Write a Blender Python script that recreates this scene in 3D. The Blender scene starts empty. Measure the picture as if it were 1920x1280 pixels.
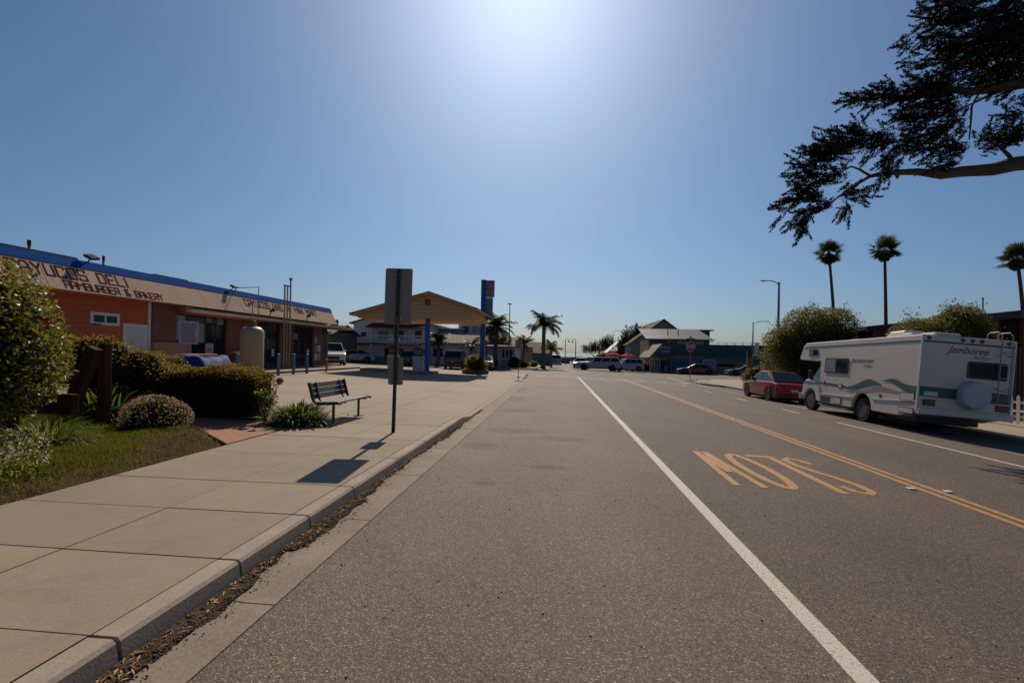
import bpy, bmesh, math, random
import numpy as np
from mathutils import Vector, Matrix, Euler
rad = math.radians
S = bpy.context.scene
COL = S.collection
random.seed(7)
RNG = np.random.default_rng(7)

# ---------------------------------------------------------------- camera
YAW, ROLL, FOC = rad(5.46), rad(1.1), 900.0          # focal length in pixels of a 1920 wide frame
Fw = Vector((-math.sin(YAW), math.cos(YAW), 0)); Rt = Vector((math.cos(YAW), math.sin(YAW), 0)); Up = Vector((0, 0, 1))
Rc = Rt*math.cos(ROLL)+Up*math.sin(ROLL); Uc = -Rt*math.sin(ROLL)+Up*math.cos(ROLL)
CAM = Vector((0, 0, 1.6))
cd = bpy.data.cameras.new('camera'); cam = bpy.data.objects.new('camera', cd); COL.objects.link(cam)
m = Matrix.Identity(4)
for i, v in enumerate((Rc, Uc, -Fw)):
    for r in range(3): m[r][i] = v[r]
m.translation = CAM
cam.matrix_world = m
cd.sensor_width = 36; cd.lens = 36*FOC/1920; cd.shift_y = 19.5/1920; cd.clip_end = 20000; cd.clip_start = .05
S.camera = cam
def ray(px, py): return ((px-960)/FOC*Rc+(659.5-py)/FOC*Uc+Fw)
SUN = ray(985, -105).normalized()
SEL, SAZ = math.asin(SUN.z), math.atan2(SUN.x, SUN.y)

# ---------------------------------------------------------------- sky and sun
w = bpy.data.worlds.new('World'); S.world = w; w.use_nodes = True
nt = w.node_tree; bg = nt.nodes['Background']
sky = nt.nodes.new('ShaderNodeTexSky'); sky.sky_type = 'NISHITA'; sky.sun_disc = False
sky.sun_elevation = SEL; sky.sun_rotation = SAZ; sky.altitude = 0
sky.air_density = 1.0; sky.dust_density = 1.35; sky.ozone_density = 6
tint = nt.nodes.new('ShaderNodeVectorMath'); tint.operation = 'MULTIPLY'; tint.inputs[1].default_value = (.88, .98, 1.10)     # white balance of the photograph
tcw = nt.nodes.new('ShaderNodeTexCoord'); sx_ = nt.nodes.new('ShaderNodeSeparateXYZ'); nt.links.new(tcw.outputs['Generated'], sx_.inputs[0])
rw = nt.nodes.new('ShaderNodeValToRGB'); nt.links.new(sx_.outputs[2], rw.inputs[0]); ew = rw.color_ramp.elements
ew[0].position = 0; ew[0].color = (.82, .95, 1.10, 1); ew[1].position = .22; ew[1].color = (.80, .965, 1.08, 1)     # marine air: no yellow at the horizon
nt.links.new(rw.outputs[0], tint.inputs[1])
nt.links.new(sky.outputs[0], tint.inputs[0]); nt.links.new(tint.outputs[0], bg.inputs[0]); bg.inputs[1].default_value = 0.064
sl = bpy.data.lights.new('sun', 'SUN'); sl.energy = 4.6; sl.angle = rad(.5); sl.color = (1, .87, .71)
so = bpy.data.objects.new('sun', sl); COL.objects.link(so); so.rotation_euler = SUN.to_track_quat('Z', 'Y').to_euler()
S.view_settings.view_transform = 'Standard'; S.view_settings.look = 'None'; S.view_settings.exposure = -.14; S.view_settings.gamma = 1
S.cycles.max_bounces = 6; S.cycles.transparent_max_bounces = 4; S.cycles.use_denoising = True

# ---------------------------------------------------------------- ground form
def base(x, y):
    return -.006*min(max(y, -30), 115)-.032*min(max(0, x), 9)-.06*min(max(0, x-9), 3)+.03*min(max(0, -x-5.5), 20)
XB = [-25.5, -5.5, 0, 9, 12]
def gp(px, py, dz=0):
    d = ray(px, py); t = .5
    while t < 400:
        p = CAM+d*t
        if p.z < base(p.x, p.y)+dz: return p
        t *= 1.002
    return p
def atX(px, py, X): d = ray(px, py); return CAM+d*(X/d.x)
def atY(px, py, Y): d = ray(px, py); return CAM+d*(Y/d.y)

# ---------------------------------------------------------------- helpers
class MB:
    def __init__(s): s.v = []; s.f = []; s.mi = []
    def add(s, vs, fs, k=0):
        b = len(s.v); s.v += [tuple(v) for v in vs]; s.f += [tuple(b+i for i in f) for f in fs]; s.mi += [k]*len(fs); return s
    def box(s, x0, x1, y0, y1, z0, z1, k=0):
        return s.add([(x0,y0,z0),(x1,y0,z0),(x1,y1,z0),(x0,y1,z0),(x0,y0,z1),(x1,y0,z1),(x1,y1,z1),(x0,y1,z1)],
                     [(0,3,2,1),(4,5,6,7),(0,1,5,4),(1,2,6,5),(2,3,7,6),(3,0,4,7)], k)
    def tube(s, pts, r, n=8, k=0, cap=True):
        pts = [Vector(p) for p in pts]; rs = r if isinstance(r, (list, tuple)) else [r]*len(pts)
        b = len(s.v); prev = None
        for i, p in enumerate(pts):
            d = (pts[min(i+1, len(pts)-1)]-pts[max(i-1, 0)]).normalized()
            if prev is None: a = d.orthogonal().normalized()
            else: a = (prev-d*prev.dot(d)).normalized()
            prev = a; c = d.cross(a)
            for j in range(n):
                t = 2*math.pi*j/n; s.v.append(tuple(p+(a*math.cos(t)+c*math.sin(t))*rs[i]))
        for i in range(len(pts)-1):
            for j in range(n):
                s.f.append((b+i*n+j, b+i*n+(j+1)%n, b+(i+1)*n+(j+1)%n, b+(i+1)*n+j)); s.mi.append(k)
        if cap:
            s.f.append(tuple(b+j for j in range(n-1, -1, -1))); s.f.append(tuple(b+(len(pts)-1)*n+j for j in range(n))); s.mi += [k, k]
        return s
    def lathe(s, prof, c=(0,0,0), n=16, k=0, axis='z'):
        b = len(s.v)
        for r, h in prof:
            for j in range(n):
                t = 2*math.pi*j/n; q = (r*math.cos(t), r*math.sin(t), h)
                if axis == 'y': q = (q[0], q[2], q[1])
                if axis == 'x': q = (q[2], q[0], q[1])
                s.v.append((c[0]+q[0], c[1]+q[1], c[2]+q[2]))
        for i in range(len(prof)-1):
            for j in range(n):
                s.f.append((b+i*n+j, b+i*n+(j+1)%n, b+(i+1)*n+(j+1)%n, b+(i+1)*n+j)); s.mi.append(k)
        s.f.append(tuple(b+j for j in range(n-1, -1, -1))); s.f.append(tuple(b+(len(prof)-1)*n+j for j in range(n))); s.mi += [k, k]
        return s
    def prism(s, poly, fn0, fn1, k=0):        # poly 2-D, two maps to 3-D
        n = len(poly); a = [fn0(*p) for p in poly]; b = [fn1(*p) for p in poly]
        return s.add(a+b, [tuple(range(n-1, -1, -1)), tuple(range(n, 2*n))]+[(i, (i+1)%n, n+(i+1)%n, n+i) for i in range(n)], k)
    def quad(s, a, b, c, d, k=0): return s.add([a, b, c, d], [(0, 1, 2, 3)], k)
    def build(s, name, mat, parent=None, smooth=False, bevel=0, loc=None, rot=None):
        me = bpy.data.meshes.new(name); me.from_pydata(s.v, [], s.f)
        return finish(me, name, mat, parent, smooth, bevel, loc, rot, s.mi)
def finish(me, name, mat, parent=None, smooth=False, bevel=0, loc=None, rot=None, mi=None, fixn=True):
    for q in (mat if isinstance(mat, (list, tuple)) else [mat]): me.materials.append(q)
    if mi is not None and isinstance(mat, (list, tuple)): me.polygons.foreach_set('material_index', mi)
    if fixn:
        bm = bmesh.new(); bm.from_mesh(me); bmesh.ops.recalc_face_normals(bm, faces=bm.faces); bm.to_mesh(me); bm.free()
    if smooth: me.polygons.foreach_set('use_smooth', [True]*len(me.polygons))
    o = bpy.data.objects.new(name, me); COL.objects.link(o)
    if parent: o.parent = parent
    if loc is not None: o.location = loc
    if rot is not None: o.rotation_euler = rot
    if bevel:
        b = o.modifiers.new('bevel', 'BEVEL'); b.width = bevel; b.segments = 2; b.limit_method = 'ANGLE'; b.angle_limit = rad(35)
    return o
def npmesh(name, V, Fq, mat, parent=None, mi=None, smooth=False):     # V (n,3), Fq (m,k) same-size faces
    me = bpy.data.meshes.new(name); k = Fq.shape[1]; m_ = len(Fq)
    me.vertices.add(len(V)); me.vertices.foreach_set('co', V.astype(np.float32).ravel())
    me.loops.add(m_*k); me.loops.foreach_set('vertex_index', Fq.astype(np.int32).ravel())
    me.polygons.add(m_); me.polygons.foreach_set('loop_start', np.arange(0, m_*k, k, dtype=np.int32)); me.polygons.foreach_set('loop_total', np.full(m_, k, dtype=np.int32))
    me.update(); me.validate()
    return finish(me, name, mat, parent, smooth, mi=mi, fixn=False)
def T(name, label, cat, loc=(0,0,0), rz=0, group=None, rot=None):
    o = bpy.data.objects.new(name, None); COL.objects.link(o); o.empty_display_size = .2
    o.location = loc; o.rotation_euler = rot if rot else (0, 0, rz); tag(o, label, cat, group); return o
def tag(o, label, cat, group=None, kind=None):
    o['label'] = label; o['category'] = cat
    if group: o['group'] = group
    if kind: o['kind'] = kind
    return o
def struct(o, kind='structure', label=None, cat=None):
    o['kind'] = kind
    if label: o['label'] = label; o['category'] = cat
    return o
def copy_tree(o, parent=None):
    c = o.copy(); COL.objects.link(c)
    if parent: c.parent = parent
    for ch in [q for q in bpy.data.objects if q.parent == o]: copy_tree(ch, c)
    return c

# ---------------------------------------------------------------- materials
def N(t, kind, **kw):
    n = t.nodes.new(kind)
    for k_, v in kw.items():
        if k_ in n.inputs: n.inputs[k_].default_value = v
        else: setattr(n, k_, v)
    return n
def mat(name, col, rough=.6, var=.18, scale=3., fine=40., bump=0., metal=0., spec=.5, stretch=None):
    M = bpy.data.materials.new(name); M.use_nodes = True; t = M.node_tree; b = t.nodes['Principled BSDF']
    b.inputs['Roughness'].default_value = rough; b.inputs['Metallic'].default_value = metal; b.inputs['Specular IOR Level'].default_value = spec
    tc = N(t, 'ShaderNodeTexCoord'); src = tc.outputs['Object']
    if stretch:
        mp = N(t, 'ShaderNodeMapping'); mp.inputs['Scale'].default_value = stretch; t.links.new(src, mp.inputs[0]); src = mp.outputs[0]
    n1 = N(t, 'ShaderNodeTexNoise', Scale=scale, Detail=4.); n2 = N(t, 'ShaderNodeTexNoise', Scale=fine, Detail=3.)
    t.links.new(src, n1.inputs['Vector']); t.links.new(src, n2.inputs['Vector'])
    ad = N(t, 'ShaderNodeMath', operation='ADD'); t.links.new(n1.outputs[0], ad.inputs[0]); t.links.new(n2.outputs[0], ad.inputs[1])
    mr = N(t, 'ShaderNodeMapRange'); mr.inputs[1].default_value = .65; mr.inputs[2].default_value = 1.35
    mr.inputs[3].default_value = 1-var; mr.inputs[4].default_value = 1+var; t.links.new(ad.outputs[0], mr.inputs[0])
    mx = N(t, 'ShaderNodeVectorMath', operation='SCALE'); mx.inputs[0].default_value = col[:3]; t.links.new(mr.outputs[0], mx.inputs['Scale'])
    t.links.new(mx.outputs[0], b.inputs['Base Color'])
    if bump:
        bn = N(t, 'ShaderNodeBump', Strength=bump, Distance=.01); t.links.new(n2.outputs[0], bn.inputs['Height']); t.links.new(bn.outputs[0], b.inputs['Normal'])
    return M
def leafmat(name, c1, c2, trans=.35, rough=.5, scale=6., spec=.22, tcol=None):
    M = bpy.data.materials.new(name); M.use_nodes = True; t = M.node_tree; b = t.nodes['Principled BSDF']; out = t.nodes['Material Output']
    b.inputs['Roughness'].default_value = rough; b.inputs['Specular IOR Level'].default_value = spec
    tc = N(t, 'ShaderNodeTexCoord'); n1 = N(t, 'ShaderNodeTexNoise', Scale=scale, Detail=5.); t.links.new(tc.outputs['Object'], n1.inputs['Vector'])
    r = N(t, 'ShaderNodeValToRGB'); r.color_ramp.elements[0].position = .38; r.color_ramp.elements[1].position = .64
    r.color_ramp.elements[0].color = (*c1, 1); r.color_ramp.elements[1].color = (*c2, 1); t.links.new(n1.outputs[0], r.inputs[0])
    t.links.new(r.outputs[0], b.inputs['Base Color'])
    if trans > 0:
        tr = N(t, 'ShaderNodeBsdfTranslucent')
        if tcol: tr.inputs[0].default_value = (*tcol, 1)
        else: t.links.new(r.outputs[0], tr.inputs[0])
        ms = N(t, 'ShaderNodeMixShader'); ms.inputs[0].default_value = trans
        t.links.new(b.outputs[0], ms.inputs[1]); t.links.new(tr.outputs[0], ms.inputs[2]); t.links.new(ms.outputs[0], out.inputs['Surface'])
    return M
def paint_mat(name, col, rough=.35, coat=.6):
    M = mat(name, col, rough, .05, 1.2, 60.); M.node_tree.nodes['Principled BSDF'].inputs['Coat Weight'].default_value = coat
    M.node_tree.nodes['Principled BSDF'].inputs['Coat Roughness'].default_value = .06; return M
def asphalt_mat():
    M = bpy.data.materials.new('asphalt'); M.use_nodes = True; t = M.node_tree; b = t.nodes['Principled BSDF']
    tc = N(t, 'ShaderNodeTexCoord'); O = tc.outputs['Object']
    def noise(s, d=4., r=.6):
        n = N(t, 'ShaderNodeTexNoise', Scale=s, Detail=d, Roughness=r); t.links.new(O, n.inputs['Vector']); return n.outputs[0]
    vo = N(t, 'ShaderNodeTexVoronoi', Scale=135.); t.links.new(O, vo.inputs['Vector'])
    sp = N(t, 'ShaderNodeSeparateColor'); t.links.new(vo.outputs['Color'], sp.inputs[0])
    r = N(t, 'ShaderNodeValToRGB'); e = r.color_ramp.elements
    e[0].position = 0; e[0].color = (.055, .040, .030, 1); e[1].position = 1; e[1].color = (.36, .275, .20, 1)
    q = e.new(.5); q.color = (.100, .073, .053, 1); q = e.new(.82); q.color = (.144, .105, .075, 1); q = e.new(.94); q.color = (.225, .165, .118, 1)
    t.links.new(sp.outputs[0], r.inputs[0])
    # large tone patches, the darker newer surface right of the edge line, faint oil stains
    mr = N(t, 'ShaderNodeMapRange'); mr.inputs[1].default_value = .3; mr.inputs[2].default_value = .7; mr.inputs[3].default_value = .84; mr.inputs[4].default_value = 1.16
    t.links.new(noise(.35, 6., .65), mr.inputs[0])
    sx = N(t, 'ShaderNodeSeparateXYZ'); t.links.new(O, sx.inputs[0])
    m2 = N(t, 'ShaderNodeMapRange'); m2.inputs[1].default_value = 1.55; m2.inputs[2].default_value = 1.75; m2.inputs[3].default_value = 1.14; m2.inputs[4].default_value = .86
    t.links.new(sx.outputs[0], m2.inputs[0])
    mu = N(t, 'ShaderNodeMath', operation='MULTIPLY'); t.links.new(mr.outputs[0], mu.inputs[0]); t.links.new(m2.outputs[0], mu.inputs[1])
    # tyre wear bands
    wv = N(t, 'ShaderNodeMath', operation='SINE'); wm = N(t, 'ShaderNodeMath', operation='MULTIPLY'); wm.inputs[1].default_value = 3.7; t.links.new(sx.outputs[0], wm.inputs[0]); t.links.new(wm.outputs[0], wv.inputs[0])
    m3 = N(t, 'ShaderNodeMapRange'); m3.inputs[1].default_value = -1; m3.inputs[2].default_value = 1; m3.inputs[3].default_value = .96; m3.inputs[4].default_value = 1.04; t.links.new(wv.outputs[0], m3.inputs[0])
    mu2 = N(t, 'ShaderNodeMath', operation='MULTIPLY'); t.links.new(mu.outputs[0], mu2.inputs[0]); t.links.new(m3.outputs[0], mu2.inputs[1])
    last = mu2.outputs[0]
    # wet / oil stains with a shape of their own
    for cx, cy, rx, ry, k in ((-.9, 10.1, .9, .55, .5), (.1, 9.3, .8, .4, .4), (-1.3, 8.3, .55, .5, .42), (-.1, 6.9, .45, .22, .45), (-1.2, 13.8, .9, .9, .5), (-1.5, 17.5, .7, 1.5, .45), (-.9, 5.9, .3, .15, .4), (-1.6, 22, .5, 2., .4)):
        mp = N(t, 'ShaderNodeMapping', vector_type='TEXTURE'); mp.inputs['Location'].default_value = (cx, cy, 0); mp.inputs['Scale'].default_value = (rx, ry, 50)
        t.links.new(O, mp.inputs[0]); ln = N(t, 'ShaderNodeVectorMath', operation='LENGTH'); t.links.new(mp.outputs[0], ln.inputs[0])
        a = N(t, 'ShaderNodeMath', operation='ADD'); t.links.new(ln.outputs['Value'], a.inputs[0]); t.links.new(noise(4.5, 5., .7), a.inputs[1])
        g = N(t, 'ShaderNodeMapRange', interpolation_type='SMOOTHSTEP'); g.inputs[1].default_value = .6; g.inputs[2].default_value = 1.45; g.inputs[3].default_value = 1-k; g.inputs[4].default_value = 1
        t.links.new(a.outputs[0], g.inputs[0]); z = N(t, 'ShaderNodeMath', operation='MULTIPLY'); t.links.new(last, z.inputs[0]); t.links.new(g.outputs[0], z.inputs[1]); last = z.outputs[0]
    wn = N(t, 'ShaderNodeTexNoise', Scale=1.1, Detail=6., Roughness=.7); t.links.new(O, wn.inputs['Vector'])
    wa = N(t, 'ShaderNodeVectorMath', operation='MULTIPLY_ADD'); wa.inputs[1].default_value = (1.3, 1.3, 0); t.links.new(wn.outputs['Color'], wa.inputs[0]); t.links.new(O, wa.inputs[2])
    ck = N(t, 'ShaderNodeTexVoronoi', Scale=.27, feature='DISTANCE_TO_EDGE'); t.links.new(wa.outputs[0], ck.inputs['Vector'])
    cm = N(t, 'ShaderNodeMapRange'); cm.inputs[1].default_value = .0008; cm.inputs[2].default_value = .0035; cm.inputs[3].default_value = .62; cm.inputs[4].default_value = 1; t.links.new(ck.outputs['Distance'], cm.inputs[0])
    z2 = N(t, 'ShaderNodeMath', operation='MULTIPLY'); t.links.new(last, z2.inputs[0]); t.links.new(cm.outputs[0], z2.inputs[1]); last = z2.outputs[0]
    sc = N(t, 'ShaderNodeVectorMath', operation='SCALE'); t.links.new(r.outputs[0], sc.inputs[0]); t.links.new(last, sc.inputs['Scale'])
    t.links.new(sc.outputs[0], b.inputs['Base Color']); b.inputs['Roughness'].default_value = .8; b.inputs['Specular IOR Level'].default_value = .3
    bn = N(t, 'ShaderNodeBump', Strength=.55, Distance=.006); t.links.new(vo.outputs['Distance'], bn.inputs['Height']); t.links.new(bn.outputs[0], b.inputs['Normal'])
    return M
def spotted(name, col, var, scale):
    M = mat(name, col, .88, var, scale, 70., .18); t = M.node_tree; b = t.nodes['Principled BSDF']; src = b.inputs['Base Color'].links[0].from_socket
    tc = N(t, 'ShaderNodeTexCoord'); last = src
    for sc_, th, k in ((2.6, .035, .55), (7., .05, .7), (23., .07, .75)):      # gum, specks, grit
        v = N(t, 'ShaderNodeTexVoronoi', Scale=sc_); t.links.new(tc.outputs['Object'], v.inputs['Vector']); q = N(t, 'ShaderNodeMapRange'); q.inputs[1].default_value = th*.6; q.inputs[2].default_value = th; q.inputs[3].default_value = k; q.inputs[4].default_value = 1
        t.links.new(v.outputs['Distance'], q.inputs[0]); m_ = N(t, 'ShaderNodeVectorMath', operation='SCALE'); t.links.new(last, m_.inputs[0]); t.links.new(q.outputs[0], m_.inputs['Scale']); last = m_.outputs[0]
    n = N(t, 'ShaderNodeTexNoise', Scale=2.2, Detail=8., Roughness=.75, Distortion=1.5); t.links.new(tc.outputs['Object'], n.inputs['Vector']); q = N(t, 'ShaderNodeMapRange'); q.inputs[1].default_value = .28; q.inputs[2].default_value = .5; q.inputs[3].default_value = .8; q.inputs[4].default_value = 1
    t.links.new(n.outputs[0], q.inputs[0]); m_ = N(t, 'ShaderNodeVectorMath', operation='SCALE'); t.links.new(last, m_.inputs[0]); t.links.new(q.outputs[0], m_.inputs['Scale']); t.links.new(m_.outputs[0], b.inputs['Base Color']); return M
def brickmat(name, c1, c2, mortar, sx=.22, sz=.075, rot=(0,0,0)):
    M = bpy.data.materials.new(name); M.use_nodes = True; t = M.node_tree; b = t.nodes['Principled BSDF']; b.inputs['Roughness'].default_value = .85
    tc = N(t, 'ShaderNodeTexCoord'); mp = N(t, 'ShaderNodeMapping'); mp.inputs['Rotation'].default_value = rot; t.links.new(tc.outputs['Object'], mp.inputs[0])
    br = N(t, 'ShaderNodeTexBrick', Scale=1.); br.inputs['Brick Width'].default_value = sx; br.inputs['Row Height'].default_value = sz; br.inputs['Mortar Size'].default_value = .008
    br.inputs['Color1'].default_value = (*c1, 1); br.inputs['Color2'].default_value = (*c2, 1); br.inputs['Mortar'].default_value = (*mortar, 1); br.inputs['Bias'].default_value = -.3
    t.links.new(mp.outputs[0], br.inputs['Vector']); t.links.new(br.outputs[0], b.inputs['Base Color']); return M
def worn_paint(name, col, under, amt=.42, scale=30.):
    M = bpy.data.materials.new(name); M.use_nodes = True; t = M.node_tree; b = t.nodes['Principled BSDF']; b.inputs['Roughness'].default_value = .75
    tc = N(t, 'ShaderNodeTexCoord'); n = N(t, 'ShaderNodeTexNoise', Scale=scale, Detail=8., Roughness=.8); t.links.new(tc.outputs['Object'], n.inputs['Vector'])
    v = N(t, 'ShaderNodeTexVoronoi', Scale=110.); t.links.new(tc.outputs['Object'], v.inputs['Vector']); s_ = N(t, 'ShaderNodeSeparateColor'); t.links.new(v.outputs['Color'], s_.inputs[0])
    a = N(t, 'ShaderNodeMath', operation='MULTIPLY_ADD'); a.inputs[1].default_value = .25; t.links.new(s_.outputs[0], a.inputs[0]); t.links.new(n.outputs[0], a.inputs[2])
    r = N(t, 'ShaderNodeValToRGB'); r.color_ramp.elements[0].position = amt; r.color_ramp.elements[1].position = amt+.14
    r.color_ramp.elements[0].color = (*under, 1); r.color_ramp.elements[1].color = (*col, 1); t.links.new(a.outputs[0], r.inputs[0]); t.links.new(r.outputs[0], b.inputs['Base Color'])
    return M
A = dict(
 asphalt=asphalt_mat(),
 concrete=mat('concrete', (.25, .19, .128), .85, .13, .9, 55., .25),
 concrete2=mat('driveway_concrete', (.27, .205, .145), .85, .16, .35, 25., .2),
 kerb=mat('kerb_concrete', (.30, .235, .175), .9, .25, 2.2, 60., .12),
 gutter=mat('gutter_concrete', (.21, .16, .115), .9, .32, 2.3, 45., .15),
 groove=mat('joint_dirt', (.035, .028, .02), .95),
 soil=mat('soil', (.065, .038, .022), 1., .5, 3., 45., .6, spec=.02),
 grass=leafmat('grass_blades', (.05, .06, .014), (.115, .12, .024), .45, .6, 1.1, tcol=(.17, .18, .02)),
 leaf=leafmat('bush_leaf', (.03, .044, .010), (.065, .082, .018), .30, .42, 9., spec=.4, tcol=(.34, .30, .03)),
 hedge=leafmat('hedge_leaf', (.022, .025, .009), (.055, .052, .014), .3, .5, 9., tcol=(.42, .26, .03)),
 strap=leafmat('strap_leaf', (.05, .075, .014), (.12, .15, .03), .35, .45, 5., tcol=(.2, .24, .03)),
 tree=leafmat('tree_leaf', (.035, .042, .012), (.11, .11, .028), .36, .5, .9, tcol=(.24, .21, .04)),
 cyp=leafmat('cypress_foliage', (.010, .012, .006), (.024, .026, .010), .08, .7, 1.5, spec=.2),
 fan=leafmat('fan_palm_leaf', (.035, .045, .014), (.09, .095, .03), .35, .5, 1.5),
 feather=leafmat('feather_palm_leaf', (.035, .045, .014), (.11, .11, .03), .3, .5, 1.),
 core=mat('inner_shade', (.012, .011, .008), 1., .3, 4., 20., 0, 0, 0.),  # core: near-black, the shade inside foliage put into the colour
 bark=mat('bark', (.055, .04, .03), .9, .4, 2., 20., .8),
 greybark=mat('palm_bark', (.13, .105, .085), .9, .3, 2., 14., .8, stretch=(1,1,4)),
 deadfrond=mat('dead_frond', (.07, .05, .032), .95, .4, 3., 20.),
 white=mat('white_paint', (.70, .66, .60), .6, .08), offwhite=mat('weathered_white', (.58, .56, .55), .7, .14, 1.), window=mat('window_glass', (.012, .013, .014), .08, .2, .6, 3., spec=.3),
 palewin=mat('curtained_glass', (.19, .21, .23), .15, .4, 1.5, 8.), black=mat('black_plastic', (.012, .012, .013), .5), rubber=mat('rubber', (.018, .017, .017), .85),
 chrome=mat('chrome', (.7, .7, .72), .15, .05, metal=1.), steel=mat('galvanised_steel', (.26, .25, .24), .5, .15, 4., 50., metal=.5), greymetal=mat('grey_pole', (.16, .155, .15), .5, .1, metal=.3),
 alum=mat('sign_back', (.24, .205, .17), .6, .14, 2., 20.), green_metal=mat('sign_post', (.045, .04, .034), .6, .2),
 orange=mat('orange_siding', (.50, .115, .035), .8, .08, 1., 30.), beige=mat('beige_fascia', (.47, .33, .24), .95, .14, .6, 9., spec=.08), peach=mat('peach_wall', (.36, .21, .13), .85, .12, .8),
 blue=mat('blue_trim', (.006, .065, .25), .95, .12, 1., spec=.05), bluepole=mat('blue_pole', (.012, .085, .30), .5, .1), letter=mat('maroon_letter', (.10, .014, .008), .95, .1, spec=.03),
 brick=brickmat('red_brick', (.12, .03, .018), (.19, .055, .03), (.16, .10, .075), rot=(0, 0, 0)),
 brown=mat('brown_wood', (.17, .075, .04), .8, .25, 1.5, 20.), darkwood=mat('dark_wood', (.075, .038, .02), .95, .3, 2., 18., spec=.1), teal=mat('teal_bollard', (.045, .17, .24), .55, .2),
 tank=mat('tank_paint', (.34, .26, .155), .5, .08, 1.), red=mat('red_plastic', (.36, .03, .022), .5, .1), tarp=mat('blue_tarp', (.007, .035, .15), .7, .3, 2., 12., spec=.15), orangered=mat('delineator', (.62, .07, .02), .5),
 bench=mat('bench_slats', (.10, .075, .055), .65, .2, 3.), benchmetal=mat('bench_frame', (.03, .028, .026), .45, .1),
 canopy=mat('canopy_tan', (.62, .37, .18), .8, .08, .5, 6.), roof=mat('shingle_roof', (.17, .135, .11), .9, .3, 1.2, 12.), metalroof=mat('metal_roof', (.30, .28, .27), .45, .12, .6, 4., metal=.2),
 bluegrey=mat('blue_grey_wall', (.20, .235, .26), .8, .1, .6), tealdark=mat('dark_teal_band', (.02, .06, .062), .7, .15, .5), tealwall=mat('teal_wall', (.05, .13, .15), .8, .3, .6), darkbuild=mat('dark_brown_wall', (.022, .017, .014), .85, .3),
 tanpanel=mat('tan_panel', (.16, .085, .045), .8, .1), dirtwall=mat('olive_wall', (.13, .11, .07), .85, .1),
 wline=worn_paint('white_line_paint', (.50, .45, .38), (.14, .112, .088), .44, 55.), yline=worn_paint('yellow_line_paint', (.42, .20, .04), (.115, .085, .06), .49, 45.), owhite=worn_paint('faded_white_paint', (.52, .47, .40), (.13, .11, .09), .47),
 rv=paint_mat('motorhome_white', (.58, .51, .42), .4, .3), rvgreen=mat('motorhome_green', (.03, .085, .075), .5, .06), rvtan=mat('motorhome_taupe', (.27, .215, .18), .5, .06), rvdark=mat('motorhome_trim', (.04, .045, .055), .5),
 cover=mat('tyre_cover', (.42, .42, .45), .5, .05), redcar=paint_mat('red_car_paint', (.27, .006, .008), .3, .5), silver=paint_mat('silver_paint', (.33, .33, .34), .3, 1.), whitecar=paint_mat('white_car_paint', (.56, .56, .58), .35, .8),
 maroon=paint_mat('maroon_paint', (.09, .015, .022), .3, 1.), navy=paint_mat('dark_blue_paint', (.025, .03, .05), .3, 1.), darkcar=paint_mat('dark_grey_paint', (.03, .033, .035), .3, 1.), tan_car=paint_mat('pale_car_paint', (.3, .3, .29), .35, .8),
 tail=mat('tail_lamp', (.14, .012, .01), .3), headlamp=mat('head_lamp', (.6, .62, .65), .1), plate=mat('number_plate', (.4, .38, .34), .5), umbrella=leafmat('red_canvas', (.55, .035, .03), (.6, .05, .04), .6, .8), yellow=leafmat('yellow_awning', (.60, .42, .12), (.62, .44, .14), .65, .8),
 orangea=mat('orange_awning', (.30, .10, .02), .7, .1), stop=mat('stop_red', (.24, .012, .014), .45, .05), sgreen=mat('street_sign_green', (.01, .09, .045), .5), hyd=mat('hydrant_yellow', (.50, .30, .05), .5), cardboard=mat('dry_leaf', (.36, .21, .10), .9, .5, 8.),
 darkrim=mat('dusty_dark_rim', (.05, .045, .04), .7, .3, 6.),
 stone=mat('gravel_stone', (.10, .072, .05), .9, .6, 30., 90.), blackstone=mat('tar_pebble', (.012, .012, .012), .9), petal=leafmat('white_petal', (.50, .42, .38), (.62, .54, .5), .5, .7), pinkpetal=leafmat('pink_petal', (.34, .17, .13), (.50, .30, .24), .5, .7, 12.), redpetal=mat('red_petal', (.35, .02, .03), .6),
 purplepetal=mat('lilac_petal', (.16, .12, .22), .7, .2), sand=mat('sand', (.34, .27, .20), .9, .15, .05, 2.), sea=mat('sea_water', (.035, .065, .085), .12, .2, .02, .5), pavers=brickmat('brick_pavers', (.30, .13, .06), (.36, .18, .09), (.14, .08, .05), .21, .105),
 gull=mat('gull_white', (.6, .6, .6), .7), signwhite=mat('notice_white', (.42, .42, .43), .6, .04), signink=mat('notice_ink', (.05, .05, .07), .7), signred=mat('price_sign_red', (.50, .07, .035), .5, .15, 3.), signcream=mat('price_sign_cream', (.42, .32, .18), .6, .1), signgrey=mat('price_sign_grey', (.22, .23, .27), .6, .15),
 muralblue=mat('mural_blue', (.03, .09, .20), .7, .4, 1.), muraltan=mat('mural_tan', (.17, .12, .09), .7, .5, 1.), muralred=mat('mural_brick_red', (.17, .06, .045), .7, .4, 1.), muralgreen=mat('mural_green', (.07, .09, .05), .7, .5, 1.),
 terrain=mat('far_ground', (.16, .13, .10), .95, .2, .02, .3), reflector=mat('road_marker', (.55, .52, .46), .5),
)
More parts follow.
